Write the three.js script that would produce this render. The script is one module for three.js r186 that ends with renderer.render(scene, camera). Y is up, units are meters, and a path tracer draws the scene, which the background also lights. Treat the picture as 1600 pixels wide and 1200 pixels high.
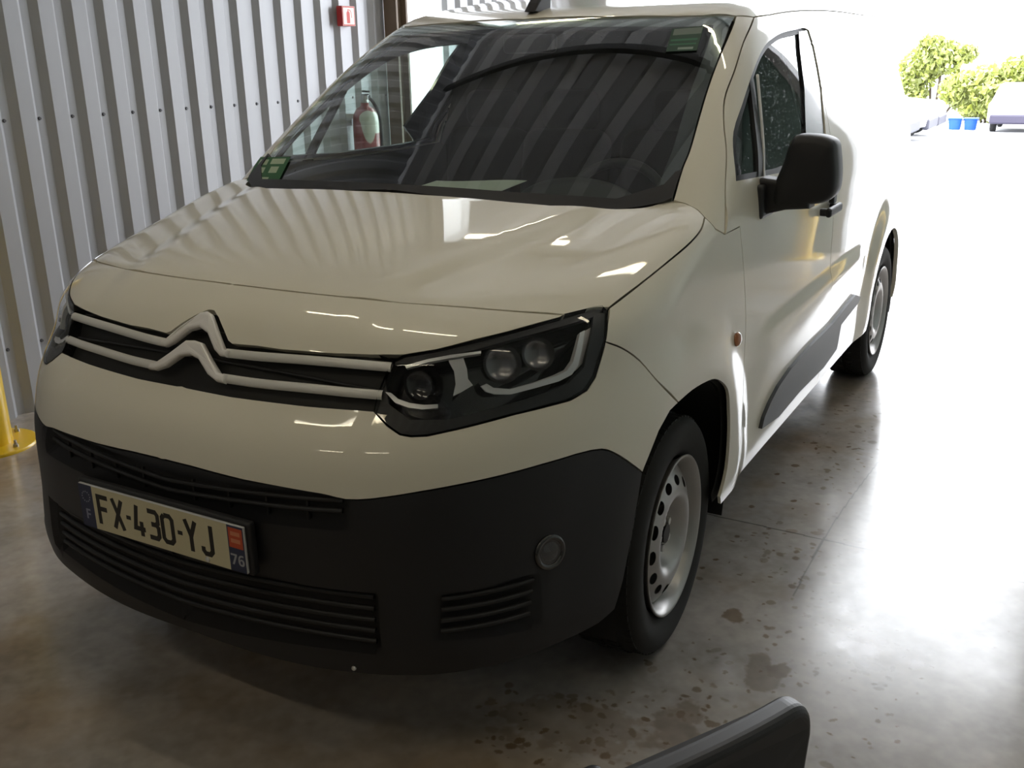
import * as THREE from 'three';
import { mergeGeometries } from 'three/addons/utils/BufferGeometryUtils.js';
import { RoundedBoxGeometry } from 'three/addons/geometries/RoundedBoxGeometry.js';
import { RectAreaLightUniformsLib } from 'three/addons/lights/RectAreaLightUniformsLib.js';

// ---------------------------------------------------------------- camera, sky, exposure
const scene = new THREE.Scene();
const CAM = [1.694, 1.558, 2.318], FL = 1559;
const camera = new THREE.PerspectiveCamera(2 * Math.atan(600 / FL) * 180 / Math.PI, 4 / 3, 0.05, 300);
camera.position.set(...CAM);
camera.rotation.order = 'YXZ';
camera.rotation.set(-0.3163, 0.5205, -0.0184);
camera.updateMatrixWorld(true);
scene.add(camera);
const renderer = new THREE.WebGLRenderer({ antialias: true });
renderer.toneMapping = THREE.LinearToneMapping;
renderer.toneMappingExposure = 1.0;
renderer.shadowMap.enabled = true;
RectAreaLightUniformsLib.init();
const SKY = 12.0, LAMP = 12.3;                      // overcast sky strength, ceiling lamp strength
{ // overcast sky: bright, slightly brighter towards the zenith, soft cloud mottling
  const W = 256, H = 128, d = new Float32Array(W * H * 4);
  for (let j = 0; j < H; j++) for (let i = 0; i < W; i++) {
    const el = (j + 0.5) / H * 2 - 1, a = i / W * Math.PI * 2;
    const cl = 1 + 0.06 * Math.sin(a * 3 + 2 * el) * Math.cos(el * 9) + 0.04 * Math.sin(a * 7 + el * 13);
    const v = el < 0 ? 0.35 : (0.75 + 0.35 * el) * cl;
    d.set([v * 0.97, v, v * 1.05, 1], (j * W + i) * 4);
  }
  const t = new THREE.DataTexture(d, W, H, THREE.RGBAFormat, THREE.FloatType);
  t.mapping = THREE.EquirectangularReflectionMapping; t.magFilter = THREE.LinearFilter; t.needsUpdate = true;
  scene.background = t; scene.environment = t;
  scene.backgroundIntensity = SKY; scene.environmentIntensity = SKY;
}

// ---------------------------------------------------------------- small helpers
function rng(seed) { let s = seed >>> 0; return () => { s = (s + 0x6d2b79f5) | 0; let t = Math.imul(s ^ (s >>> 15), 1 | s); t = (t + Math.imul(t ^ (t >>> 7), 61 | t)) ^ t; return ((t ^ (t >>> 14)) >>> 0) / 4294967296; }; }
const taken = new Map();
function numbered(n) { const k = taken.get(n) || 0; taken.set(n, k + 1); return k ? n + '_' + String(k).padStart(3, '0') : n; }
function tag(o, label, category, group, kind) { Object.assign(o.userData, { label, category }); if (group) o.userData.group = group; if (kind) o.userData.kind = kind; return o; }
function thing(name, label, category, pos = [0, 0, 0], ry = 0, group) { const g = new THREE.Group(); g.name = numbered(name); g.position.set(...pos); g.rotation.y = ry; scene.add(g); return tag(g, label, category, group); }
function struct(name, pos = [0, 0, 0]) { const g = new THREE.Group(); g.name = name; g.position.set(...pos); g.userData.kind = 'structure'; scene.add(g); return g; }
function mesh(name, geo, mat, parent, label, kind) {
  if (Array.isArray(geo)) geo = mergeGeometries(geo.map(clean));
  const m = new THREE.Mesh(geo, mat); m.name = parent === scene ? numbered(name) : name; m.castShadow = m.receiveShadow = true;
  if (label) m.userData.label = label; if (kind) m.userData.kind = kind; parent.add(m); return m;
}
function clean(g) { g = g.index ? g.toNonIndexed() : g; for (const k of Object.keys(g.attributes)) if (!['position', 'normal', 'uv'].includes(k)) g.deleteAttribute(k);
  if (!g.attributes.uv) g.setAttribute('uv', new THREE.BufferAttribute(new Float32Array(g.attributes.position.count * 2), 2)); return g; }
const rbox = (w, h, d, r = 0.005, x = 0, y = 0, z = 0, s = 2) => new RoundedBoxGeometry(w, h, d, s, Math.min(r, w / 2.01, h / 2.01, d / 2.01)).translate(x, y, z);
const box = (w, h, d, x = 0, y = 0, z = 0) => new THREE.BoxGeometry(w, h, d).translate(x, y, z);
function tube(pts, r, seg = 24, rad = 8, closed = false) { return new THREE.TubeGeometry(new THREE.CatmullRomCurve3(pts.map(p => new THREE.Vector3(...p)), closed, 'centripetal'), seg, r, rad, closed); }
const std = (c, r = 0.5, m = 0, o = {}) => new THREE.MeshStandardMaterial({ color: new THREE.Color().setRGB(...c), roughness: r, metalness: m, ...o });
const phy = (c, r, o = {}) => new THREE.MeshPhysicalMaterial({ color: new THREE.Color().setRGB(...c), roughness: r, ...o });
function canvasTex(w, h, draw, srgb = true) { const c = document.createElement('canvas'); c.width = w; c.height = h; draw(c.getContext('2d'), w, h); const t = new THREE.CanvasTexture(c); if (srgb) t.colorSpace = THREE.SRGBColorSpace; t.magFilter = THREE.LinearFilter; return t; }
// value noise
const NH = (x, y, s) => { let h = Math.imul(x | 0, 374761393) + Math.imul(y | 0, 668265263) + Math.imul(s, 974711); h = Math.imul(h ^ (h >>> 13), 1274126177); return ((h ^ (h >>> 16)) >>> 0) / 4294967296; };
function vn(x, y, s = 1) { const i = Math.floor(x), j = Math.floor(y); let u = x - i, v = y - j; u = u * u * (3 - 2 * u); v = v * v * (3 - 2 * v); const a = NH(i, j, s), b = NH(i + 1, j, s), c = NH(i, j + 1, s), d = NH(i + 1, j + 1, s); return a + (b - a) * u + (c - a) * v + (a - b - c + d) * u * v; }
const fbm = (x, y, s = 1, o = 4) => { let t = 0, a = 0.5; for (let i = 0; i < o; i++) { t += a * vn(x, y, s + i); x *= 2.03; y *= 2.03; a *= 0.5; } return t; };

// ---------------------------------------------------------------- materials
const M = {
  paint: phy([0.79, 0.745, 0.62], 0.42, { clearcoat: 1, clearcoatRoughness: 0.025 }),
  liner: std([0.012, 0.012, 0.013], 0.9),
  plastic: std([0.013, 0.013, 0.0155], 0.5),
  plasticDeep: std([0.006, 0.006, 0.006], 0.6),
  gloss: phy([0.012, 0.012, 0.014], 0.18, { clearcoat: 1, clearcoatRoughness: 0.03 }),
  cladding: std([0.05, 0.055, 0.065], 0.42),
  rubber: std([0.013, 0.013, 0.013], 0.78),
  bezel: std([0.008, 0.008, 0.009], 0.45),
  chrome: std([0.93, 0.90, 0.87], 0.18, .25),
  barPaint: phy([0.66, 0.65, 0.62], 0.3, { clearcoat: 0.6, clearcoatRoughness: 0.05 }),
  steel: std([0.42, 0.41, 0.40], 0.38, 0.75),
  glass: phy([0.80, 0.88, 0.84], 0.0, { transmission: 1, ior: 1.7, thickness: 0, clearcoat: 1, clearcoatRoughness: 0.02 }),
  sideGlass: phy([0.72, 0.84, 0.80], 0.0, { transmission: 1, ior: 1.5, thickness: 0 }),
  lens: phy([0.95, 0.96, 0.97], 0.0, { transmission: 1, ior: 1.33, thickness: 0 }),
  silver: std([0.68, 0.68, 0.68], 0.3, 0.45),
  dash: std([0.010, 0.010, 0.011], 0.6),
  cloth: std([0.004, 0.004, 0.0045], 0.95),
  trim: std([0.022, 0.023, 0.022], 0.8),
  amber: phy([0.45, 0.16, 0.06], 0.15, { clearcoat: 1 }),
  red: phy([0.45, 0.03, 0.03], 0.3, { clearcoat: 0.8 }),
};
// ---------------------------------------------------------------- the van's skin, as one implicit surface in metres (front axle at z = 0, nose towards +z)
function tab(P) {
  const n = P.length, h = [], s = [], m = []; for (let i = 0; i < n - 1; i++) { h[i] = P[i + 1][0] - P[i][0]; s[i] = (P[i + 1][1] - P[i][1]) / h[i]; }
  m[0] = s[0]; m[n - 1] = s[n - 2]; for (let i = 1; i < n - 1; i++) m[i] = (s[i - 1] * h[i] + s[i] * h[i - 1]) / (h[i] + h[i - 1]);
  return x => {
    if (x <= P[0][0]) return P[0][1] + m[0] * (x - P[0][0]); if (x >= P[n - 1][0]) return P[n - 1][1] + m[n - 1] * (x - P[n - 1][0]);
    let i = 0; while (x > P[i + 1][0]) i++; const t = (x - P[i][0]) / h[i], t2 = t * t, t3 = t2 * t;
    return (2 * t3 - 3 * t2 + 1) * P[i][1] + (t3 - 2 * t2 + t) * h[i] * m[i] + (-2 * t3 + 3 * t2) * P[i + 1][1] + (t3 - t2) * h[i] * m[i + 1];
  };
}
const smax = (a, b, k) => { k = Math.min(.6, Math.max(.03, k));  const h = Math.max(0, 1 - Math.abs(a - b) / k); return Math.max(a, b) + h * h * k * 0.25; };
const sstep = (a, b, x) => { const t = Math.min(1, Math.max(0, (x - a) / (b - a))); return t * t * (3 - 2 * t); };
const frontZ = tab([[.2, .87], [.25, .902], [.32, .924], [.5, .932], [.7, .934], [.8, .9], [.9, .825], [.961, .789], [1.022, .743], [1.07, .69], [1.12, .60]]);
const cornerK = tab([[.2, .34], [.35, .38], [.5, .44], [.65, .5], [.9, .47], [1.0, .42], [1.2, .42]]);
const hoodY = tab([[-.4, 1.265], [-.2, 1.238], [.04, 1.20], [.3, 1.152], [.5, 1.11], [.69, 1.068], [.8, 1.03]]);
const hoodCrown = tab([[-.4, .075], [-.15, .085], [.1, .105], [.35, .118], [.8, .115]]);
const hoodK = tab([[-.3, .06], [-.1, .07], [.2, .11], [.4, .10], [.8, .07]]);
const halfW = tab([[.15, .83], [.25, .86], [.35, .88], [.5, .885], [.65, .89], [.85, .89], [1.0, .887], [1.1, .881], [1.16, .874], [1.25, .856], [1.4, .806], [1.55, .753], [1.65, .716], [1.75, .688], [1.85, .64]]);
const screenZ = tab([[1.0, .33], [1.2, .04], [1.45, -.345], [1.68, -.74], [1.8, -.96]]);
const roofY = tab([[-4, 1.78], [-3, 1.82], [-2, 1.825], [-1.4, 1.785], [-1, 1.73], [-.74, 1.69], [-.4, 1.63], [0, 1.5]]);
const bottomY = tab([[0, .285], [.35, .275], [.6, .298], [.9, .325]]);
function sideX(y, z) {
  let s = halfW(y); const r1 = Math.hypot(z - .02, y - .36), r2 = Math.hypot(z + 2.785, y - .36);
  s += .02 * (1 - sstep(.42, .6, r1)) + .02 * (1 - sstep(.42, .6, r2));
  if (y < .78) s += .012 * sstep(.5, .72, y) * sstep(-.5, -.75, z) * sstep(-2.3, -2.05, z) * (1 - sstep(.72, .78, y));  // crease of the lower door
  if (z < -2.6) s -= .03 * (z + 2.6) * (z + 2.6);
  return s;
}
function lowF(x, y, z) {
  x = Math.abs(x);
  const ff = (z - (frontZ(y) - .24 * x * x)) * .85, fs = x - sideX(y, z);
  // two soft creases run over the bonnet from the screen corners towards the badge
  const cx = .60 - .22 * sstep(-.15, .75, z), raise = .012 * (1 - sstep(cx - .05, cx + .05, x));
  const hood = y - (hoodY(z) - hoodCrown(z) * x * x + raise - .006);
  return smax(smax(ff, fs, cornerK(y)), hood, hoodK(z));
}
function cabF(x, y, z) {
  x = Math.abs(x);
  const ws = (z - (screenZ(y) - .45 * x * x)) * .52, roof = y - (roofY(z) - .05 * x * x);
  return Math.max(smax(smax(ws, roof, .05), x - sideX(y, z), .08 + .08 * sstep(1.5, 1.75, y)), 1.06 - y, -z - 3.5);
}
function bodyF(x, y, z) { return Math.max(smax(Math.min(lowF(x, y, z), cabF(x, y, z)), -z - 3.5, .12), (z > 0 ? bottomY(Math.abs(x)) : .26) - y); }
function tubF(x, y, z) { return smax(lowF(x, y, z), -z - 3.5, .12); }
const V3 = (x, y, z) => [x, y, z];
const add = (a, b, k = 1) => [a[0] + b[0] * k, a[1] + b[1] * k, a[2] + b[2] * k], dot = (a, b) => a[0] * b[0] + a[1] * b[1] + a[2] * b[2];
const cross = (a, b) => [a[1] * b[2] - a[2] * b[1], a[2] * b[0] - a[0] * b[2], a[0] * b[1] - a[1] * b[0]], norm = a => { const l = Math.hypot(...a) || 1; return [a[0] / l, a[1] / l, a[2] / l]; };
function gradF(f, p) { const e = .003; return norm([f(p[0] + e, p[1], p[2]) - f(p[0] - e, p[1], p[2]), f(p[0], p[1] + e, p[2]) - f(p[0], p[1] - e, p[2]), f(p[0], p[1], p[2] + e) - f(p[0], p[1], p[2] - e)]); }
function march(f, o, d, t0, t1, soft) {
  let t = t0, best = 1e9, bt = t0;
  while (t < t1) {
    const v = f(o[0] + d[0] * t, o[1] + d[1] * t, o[2] + d[2] * t);
    if (v < best) { best = v; bt = t; }
    if (v <= 0) { let a = t - .02, b = t; if (f(...add(o, d, a)) <= 0) a = t - .25; for (let i = 0; i < 24; i++) { const m = (a + b) / 2; if (f(...add(o, d, m)) <= 0) b = m; else a = m; } return add(o, d, b); }
    t += Math.max(.008, Math.min(.4 * v, .2));
  }
  if (!soft) return null;
  let p = add(o, d, bt); for (let i = 0; i < 6; i++) { const g = gradF(f, p); p = add(p, g, -f(...p) * .9); } return p;
}
const CW = camera.matrixWorld.elements;
function sight(u, v) { const a = u - 800, b = 600 - v, c = -FL; return norm([CW[0] * a + CW[4] * b + CW[8] * c, CW[1] * a + CW[5] * b + CW[9] * c, CW[2] * a + CW[6] * b + CW[10] * c]); }
const at = (f, u, v) => march(f, CAM, sight(u, v), .8, 8, true);                  // a traced photo point, put on the van's skin
const on = (u, v, ax, val) => { const d = sight(u, v); return add(CAM, d, (val - CAM[ax]) / d[ax]); };
const trace = (f, pts) => pts.map(p => p.length === 3 ? p : at(f, p[0], p[1]));
const mid = p => [0, p[1], p[2]];
function smooth(pts, n = 6) { // Catmull-Rom through points
  if (pts.length < 3) return pts; const c = new THREE.CatmullRomCurve3(pts.map(p => new THREE.Vector3(...p)), false, 'centripetal'); return c.getPoints((pts.length - 1) * n).map(p => [p.x, p.y, p.z]);
}
function clipCell(poly, x0, y0, x1, y1) {
  const cut = (P, ax, val, sg) => { const o = []; for (let i = 0; i < P.length; i++) { const a = P[i], b = P[(i + 1) % P.length], da = (a[ax] - val) * sg, db = (b[ax] - val) * sg; if (da >= 0) o.push(a); if ((da > 0 && db < 0) || (da < 0 && db > 0)) { const t = da / (da - db), q = [a[0] + (b[0] - a[0]) * t, a[1] + (b[1] - a[1]) * t]; q[ax] = val; o.push(q); } } return o; };
  let P = cut(poly, 0, x0, 1); if (P.length) P = cut(P, 0, x1, -1); if (P.length) P = cut(P, 1, y0, 1); if (P.length) P = cut(P, 1, y1, -1); return P;
}
const area2 = P => { let a = 0; for (let i = 0; i < P.length; i++) { const p = P[i], q = P[(i + 1) % P.length]; a += p[0] * q[1] - q[0] * p[1]; } return a / 2; };
function densify(P, s) { const o = []; for (let i = 0; i < P.length; i++) { const a = P[i], b = P[(i + 1) % P.length], l = Math.hypot(b[0] - a[0], b[1] - a[1]), n = Math.max(1, Math.ceil(l / s)); for (let k = 0; k < n; k++) o.push([a[0] + (b[0] - a[0]) * k / n, a[1] + (b[1] - a[1]) * k / n]); } return o; }
function shrink(P, g, keep) { // inset of a counter-clockwise polygon
  return P.map((p, i) => {
    if (keep(p)) return p; const a = P[(i + P.length - 1) % P.length], b = P[(i + 1) % P.length]; let t1 = [p[0] - a[0], p[1] - a[1]], t2 = [b[0] - p[0], b[1] - p[1]];
    const l1 = Math.hypot(...t1) || 1, l2 = Math.hypot(...t2) || 1; let n = [-(t1[1] / l1 + t2[1] / l2), t1[0] / l1 + t2[0] / l2]; const l = Math.hypot(...n) || 1; return [p[0] + n[0] / l * g, p[1] + n[1] / l * g];
  });
}
/* A skin panel: outline (3D points on the skin) seen along D, filled on a grid, every vertex put on the skin, edges turned inwards.
   off: distance above the skin (number or function of the point); half: panel reaches x = 0 and is joined with its mirror image. */
function panel(outline, D, { f = bodyF, step = .022, inset = .0018, turn = .02, off = 0, half = false, holes = [], both = false } = {}) {
  if (half) { const o2 = []; outline.forEach((p, i) => { const q = outline[(i + 1) % outline.length]; o2.push(p); if (Math.abs(p[0]) < 1e-3 && Math.abs(q[0]) < 1e-3) for (let k = 1; k < 24; k++) { let m = [0, p[1] + (q[1] - p[1]) * k / 24, p[2] + (q[2] - p[2]) * k / 24]; for (let n = 0; n < 8; n++) { const g = gradF(f, m); m = add(m, [0, g[1], g[2]], -f(...m) * .9); } o2.push(m); } }); outline = o2; }
  D = norm(D); const U = norm(cross(Math.abs(D[1]) > .9 ? [0, 0, 1] : [0, 1, 0], D)), W = cross(D, U);
  const p2 = p => [dot(p, U), dot(p, W)]; let P = outline.map(p2).filter((p, i, A) => { const q = A[(i + 1) % A.length]; return Math.hypot(p[0] - q[0], p[1] - q[1]) > 2e-4; });
  const flip = area2(P) < 0; if (flip) P.reverse();
  P = densify(P, step * .6);
  const u0 = dot([0, 0, 0], U), seam = half ? p => Math.abs(lift(p)[0]) < 3e-3 : () => false, cache = new Map();
  function lift(p) {
    const k = Math.round(p[0] * 2e4) + ',' + Math.round(p[1] * 2e4); let r = cache.get(k); if (r) return r;
    const o = add(add(add([0, 0, 0], U, p[0]), W, p[1]), D, -3.2); const h = march(f, o, D, 0, 6.4, true); cache.set(k, h); return h;
  }
  if (inset) P = shrink(P, inset, seam);
  const Q = holes.map(h => { let H = h.map(p2); if (area2(H) > 0) H.reverse(); return densify(H, step * .6); });
  let poly = P;
  for (const H of Q) { // keyhole: nearest pair
    let bi = 0, bj = 0, bd = 1e9; poly.forEach((p, i) => H.forEach((q, j) => { const d = Math.hypot(p[0] - q[0], p[1] - q[1]); if (d < bd) { bd = d; bi = i; bj = j; } }));
    const ring = [...H.slice(bj), ...H.slice(0, bj), H[bj]]; poly = [...poly.slice(0, bi + 1), ...ring, poly[bi], ...poly.slice(bi + 1)];
  }
  const pos = [], nor = [], idx = [], ids = new Map();
  const put = p => { const k = Math.round(p[0] * 2e4) + ',' + Math.round(p[1] * 2e4); let id = ids.get(k); if (id === undefined) { const h = lift(p), n = gradF(f, h), o = typeof off === 'function' ? off(h) : off; id = pos.length / 3; pos.push(...add(h, n, o)); if (half && Math.abs(pos[id * 3]) < 4e-3) pos[id * 3] = 0; nor.push(...n); ids.set(k, id); } return id; };
  let x0 = 1e9, y0 = 1e9, x1 = -1e9, y1 = -1e9; for (const p of poly) { x0 = Math.min(x0, p[0]); x1 = Math.max(x1, p[0]); y0 = Math.min(y0, p[1]); y1 = Math.max(y1, p[1]); }
  const tri = (a, b, c) => { if (a !== b && b !== c && a !== c) idx.push(a, b, c); };
  for (let i = 0, nx = Math.ceil((x1 - x0) / step); i < nx; i++) {
    const col = clipCell(poly, x0 + i * step, y0 - 1, x0 + (i + 1) * step, y1 + 1); if (col.length < 3) continue;
    for (let j = 0, ny = Math.ceil((y1 - y0) / step); j < ny; j++) {
      const c = clipCell(col, x0 + i * step, y0 + j * step, x0 + (i + 1) * step, y0 + (j + 1) * step).filter((p, k, A) => { const q = A[(k + 1) % A.length]; return Math.hypot(p[0] - q[0], p[1] - q[1]) > 1e-5; });
      if (c.length < 3 || Math.abs(area2(c)) < 1e-8) continue;
      const v = c.map(q => new THREE.Vector2(q[0], q[1]));
      for (const t of THREE.ShapeUtils.triangulateShape(v, [])) { const T = t.map(k => put(c[k])); tri(T[0], T[1], T[2]); }
    }
  }
  // orientation: D points into the skin, so the outside is seen from -D
  const A = [pos[idx[0] * 3], pos[idx[0] * 3 + 1], pos[idx[0] * 3 + 2]];
  let s = 0; for (let k = 0; k < idx.length; k += 3) { const g = i => pos.slice(i * 3, i * 3 + 3), a = g(idx[k]), b = g(idx[k + 1]), c = g(idx[k + 2]); s += dot(cross(add(b, a, -1), add(c, a, -1)), D); }
  if (s > 0) for (let k = 0; k < idx.length; k += 3) { const t = idx[k + 1]; idx[k + 1] = idx[k + 2]; idx[k + 2] = t; }
  if (turn) for (const L of [P, ...Q]) for (let i = 0; i < L.length; i++) {
    const a2 = L[i], b2 = L[(i + 1) % L.length]; if (half && seam(a2) && seam(b2)) continue;
    const a = lift(a2), b = lift(b2), na = gradF(f, a), nb = gradF(f, b), oa = typeof off === 'function' ? off(a) : off, ob = typeof off === 'function' ? off(b) : off;
    const A0 = add(a, na, oa), B0 = add(b, nb, ob), A1 = add(a, na, oa - turn), B1 = add(b, nb, ob - turn); const dx = b2[0] - a2[0], dy = b2[1] - a2[1]; let n = add(U.map(q => q * dy), W, -dx); n = norm(add(n, na, -dot(n, na))); const k = pos.length / 3;
    pos.push(...A0, ...B0, ...B1, ...A1); for (let q = 0; q < 4; q++) nor.push(...n);
    const fn = cross(add(B0, A0, -1), add(B1, A0, -1)); if (dot(fn, n) > 0) idx.push(k, k + 1, k + 2, k, k + 2, k + 3); else idx.push(k, k + 2, k + 1, k, k + 3, k + 2);
  }
  const g = new THREE.BufferGeometry(); g.setAttribute('position', new THREE.Float32BufferAttribute(pos, 3)); g.setAttribute('normal', new THREE.Float32BufferAttribute(nor, 3)); g.setIndex(idx);
  return half || both ? mergeGeometries([g, mirrored(g)]) : g;
}
function mirrored(g) {
  const m = g.clone(), p = m.attributes.position, n = m.attributes.normal; for (let i = 0; i < p.count; i++) { p.setX(i, -p.getX(i)); n.setX(i, -n.getX(i)); }
  if (m.index) { const x = m.index.array; for (let k = 0; k < x.length; k += 3) { const t = x[k]; x[k] = x[k + 1]; x[k + 1] = t; } }
  else for (const a of Object.values(m.attributes)) for (let k = 0; k < a.count; k += 3) for (let c = 0; c < a.itemSize; c++) { const i = k * a.itemSize + c, j = i + a.itemSize, t = a.array[i]; a.array[i] = a.array[j]; a.array[j] = t; }
  return m;
}
// ---------------------------------------------------------------- the van: outlines traced on its left half, mirrored to the right
const van = thing('delivery_van', 'white delivery van with black lower bumper parked nose-first beside the corrugated wall', 'van');
const F3 = (pts, f = bodyF) => trace(f, pts), low = tubF;
const hoodFront = smooth([mid(at(low, 345, 442)), ...F3([[400, 448.5], [440, 453.5], [530, 463], [600, 470], [700, 478], [800, 486], [881, 492]], low)], 3);
const hoodSide = smooth(F3([[952, 481], [1000, 444], [1040, 412], [1080, 378], [1096, 358], [1101, 340]], low), 4);
const hoodRear = [...smooth(F3([[1101, 340], [1090, 328], [1070, 318], [1050, 314], [1034, 317], [1018, 322], [1000, 325], [980, 326], [940, 325], [860, 321], [740, 310], [658, 304]], low), 2), mid(at(low, 620, 301))];
const lampTop = F3([[612, 566], [630, 555], [680, 547], [705, 541], [792, 519], [875, 496], [881, 491], [930, 479], [941, 478], [948, 485]], low);
const lampOuter = F3([[948, 485], [949, 507], [946, 534], [940, 557], [930, 590], [917, 610], [892, 625]], low);
const lampLow = F3([[892, 625], [805, 647], [730, 667], [667, 681], [642, 682], [625, 679], [605, 665], [584, 642]], low);
const lampInner = F3([[584, 642], [590, 615], [600, 590], [612, 566]], low);
const grilleTop = [mid(at(low, 326, 483)), ...F3([[334, 486], [341, 497], [349, 516], [356, 533], [362, 538], [400, 541], [440, 547], [520, 553], [580, 555], [612, 566]], low)];
const grilleLow = [...F3([[584, 642], [560, 640], [480, 634], [360, 619]], low), mid(at(low, 290, 605))];
const bandLow = [...smooth(F3([[1004, 738], [980, 720], [956, 706], [940, 702], [900, 710], [780, 744], [660, 768], [580, 780], [540, 781], [514, 775], [500, 772], [380, 750], [300, 729]], low), 2), mid(at(low, 278, 723))];
const shut = smooth(F3([[946, 534], [972, 544], [1000, 564], [1028, 596], [1060, 629]], low), 3);
const archA = F3([[1060, 629], [1047, 642], [1030, 673], [1013, 716], [1004, 738]], low);          // wheel arch, bumper side
const archB = smooth(F3([[1125, 777], [1136, 733], [1140, 690], [1140, 638], [1138, 612], [1130, 599], [1117, 593], [1104, 597], [1082, 610], [1060, 629]], low), 3);
const doorFront = smooth(F3([[1156, 354], [1158, 374], [1164, 455], [1165, 515], [1161, 620], [1154, 729]], low), 3);
const cornerPt = at(bodyF, 1132, 366), hoodTip = at(low, 1101, 340);
const onX = (f, y, z) => march(f, [2, y, z], [-1, 0, 0], 0, 3, true), onTop = (f, x, z) => march(f, [x, 3, z], [0, -1, 0], 0, 3, true), onFront = (f, x, y, d = [0, 0, -1]) => march(f, [x, y, 3], d, 0, 4, true);
const pillarIn = smooth(F3([[1052, 313], [1066, 264], [1077, 237], [1092, 185], [1107, 135], [1125, 87], [1150, 25]], cabF), 4);
const doorPillar = smooth(F3([[1132, 366], [1133, 300], [1135, 237], [1131, 195], [1132, 155], [1147, 112], [1162, 65], [1178, 27]], cabF), 4);
const roofX = z => .690 - .02 * sstep(-2.6, -3.5, z), roofLine = []; for (let z = -1.06; z > -3.45; z -= .16) roofLine.push(onTop(bodyF, roofX(z), z)); roofLine.push(onTop(bodyF, roofX(-3.44), -3.44));
roofLine[0] = doorPillar[doorPillar.length - 1];
const screenTop = [...F3([[1150, 25], [1100, 24]], cabF), onFront(cabF, .5, 1.672), onFront(cabF, .3, 1.676), [0, 1.678, onFront(cabF, 0, 1.678)[2]]];

function body(name, geo, mat = M.paint, label) { return mesh(name, geo, mat, van, label); }
function pair(name, geo, mat = M.paint, parent = van, label) { return [mesh(name, geo, mat, parent, label), mesh(name, mirrored(geo), mat, parent, label)]; }
const DF = [-.5, -.12, -.86], DS = [-1, 0, -.04];
// bonnet, nose, bumper
const hoodLoop = [...hoodFront, ...F3([[930, 481]], low), ...hoodSide, ...hoodRear.slice(1)];
body('bonnet', panel(hoodLoop, [0, -1, -.12], { f: low, half: true }));
const noseLoop = [...hoodFront, ...[...lampTop.slice(1, 7)].reverse(), ...[...grilleTop.slice(0, -1)].reverse()];
body('nose_panel', panel(noseLoop, [-.12, -.35, -.93], { f: low, half: true, step: .016 }));
const bandLoop = [...[...grilleLow].reverse(), ...[...lampLow.slice(0, -1)].reverse(), ...[...lampOuter.slice(2, -1)].reverse(), ...shut.slice(1), ...archA.slice(1), ...bandLow.slice(1)];
body('bumper_cover', panel(bandLoop, DF, { f: low, half: true }));
// black bumper: bottom edge in space
const bottomEdge = []; for (let x = 0; x < .80; x += .05) bottomEdge.push(onFront(low, x, bottomY(x) + .004));
bottomEdge.push([.83, .325, 0], [.862, .325, 0], [.876, .33, 0]); bottomEdge.splice(-3, 3, ...[[.55, .325], [.5, .33], [.45, .345]].map(([z, y]) => onX(low, y, z)));
const archC = F3([[1004, 738], [998, 777], [987, 842], [974, 907], [963, 945]], low);
const bumperLoop = [...[...bandLow].reverse(), ...archC.slice(1), ...[...bottomEdge].reverse()];
// recesses of the bumper: upper slot, lower grille, side vents
const slotF = (x, y) => { const a = Math.abs(x); return sstep(.49, .462, a) * sstep(.625 + .04 * a, .640 + .04 * a, y) * sstep(.715, .700, y - .02 * a); };
const grilleF = (x, y) => { const a = Math.abs(x); return sstep(.535, .51, a) * sstep(.325, .343, y - .03 * a) * sstep(.497, .48, y); };
const ventF = (x, y) => { const a = Math.abs(x); return sstep(.625, .645, a) * sstep(.80, .785, a) * sstep(.385, .40, y) * sstep(.502, .487, y - .1 * (a - .7)); };
const plateF = (x, y) => 0;
body('lower_bumper', panel(bumperLoop, DF, { f: low, half: true, step: .014, off: p => -.035 * slotF(p[0], p[1]) - .04 * grilleF(p[0], p[1]) - .025 * ventF(p[0], p[1]) }), M.plastic, 'matt black plastic lower bumper');
const lip = (pts, r) => tube(pts, r, pts.length * 3, 6);
function slat(y, xa, xb, r, inset) { const P = []; for (let i = 0; i <= 14; i++) { const x = xa + (xb - xa) * i / 14, p = onFront(low, x, typeof y === 'function' ? y(x) : y); P.push(add(p, gradF(low, p), -inset)); } return lip(P, r); }
for (let k = 0; k < 2; k++) mesh('intake_slat', slat(x => .655 + .024 * k + .05 * Math.abs(x), -.46, .46, .006, .018), M.plastic, van);
for (const x of [-.38, -.28, -.18, -.08, .08, .18, .28, .38]) { const p = onFront(low, x, .668), n = gradF(low, p); mesh('intake_post', rbox(.006, .05, .008, .002).translate(...add(p, n, -.022)), M.plastic, van); }
for (let k = 0; k < 5; k++) mesh('intake_slat', slat(x => .362 + .027 * k + .02 * Math.abs(x), -.512, .512, .0065, .02), M.plastic, van);
for (const s of [-1, 1]) for (let k = 0; k < 4; k++) mesh('vent_slat', slat(x => .412 + .024 * k + .05 * (Math.abs(x) - .7), s * .645, s * .785, .006, .012), M.plastic, van);
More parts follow.
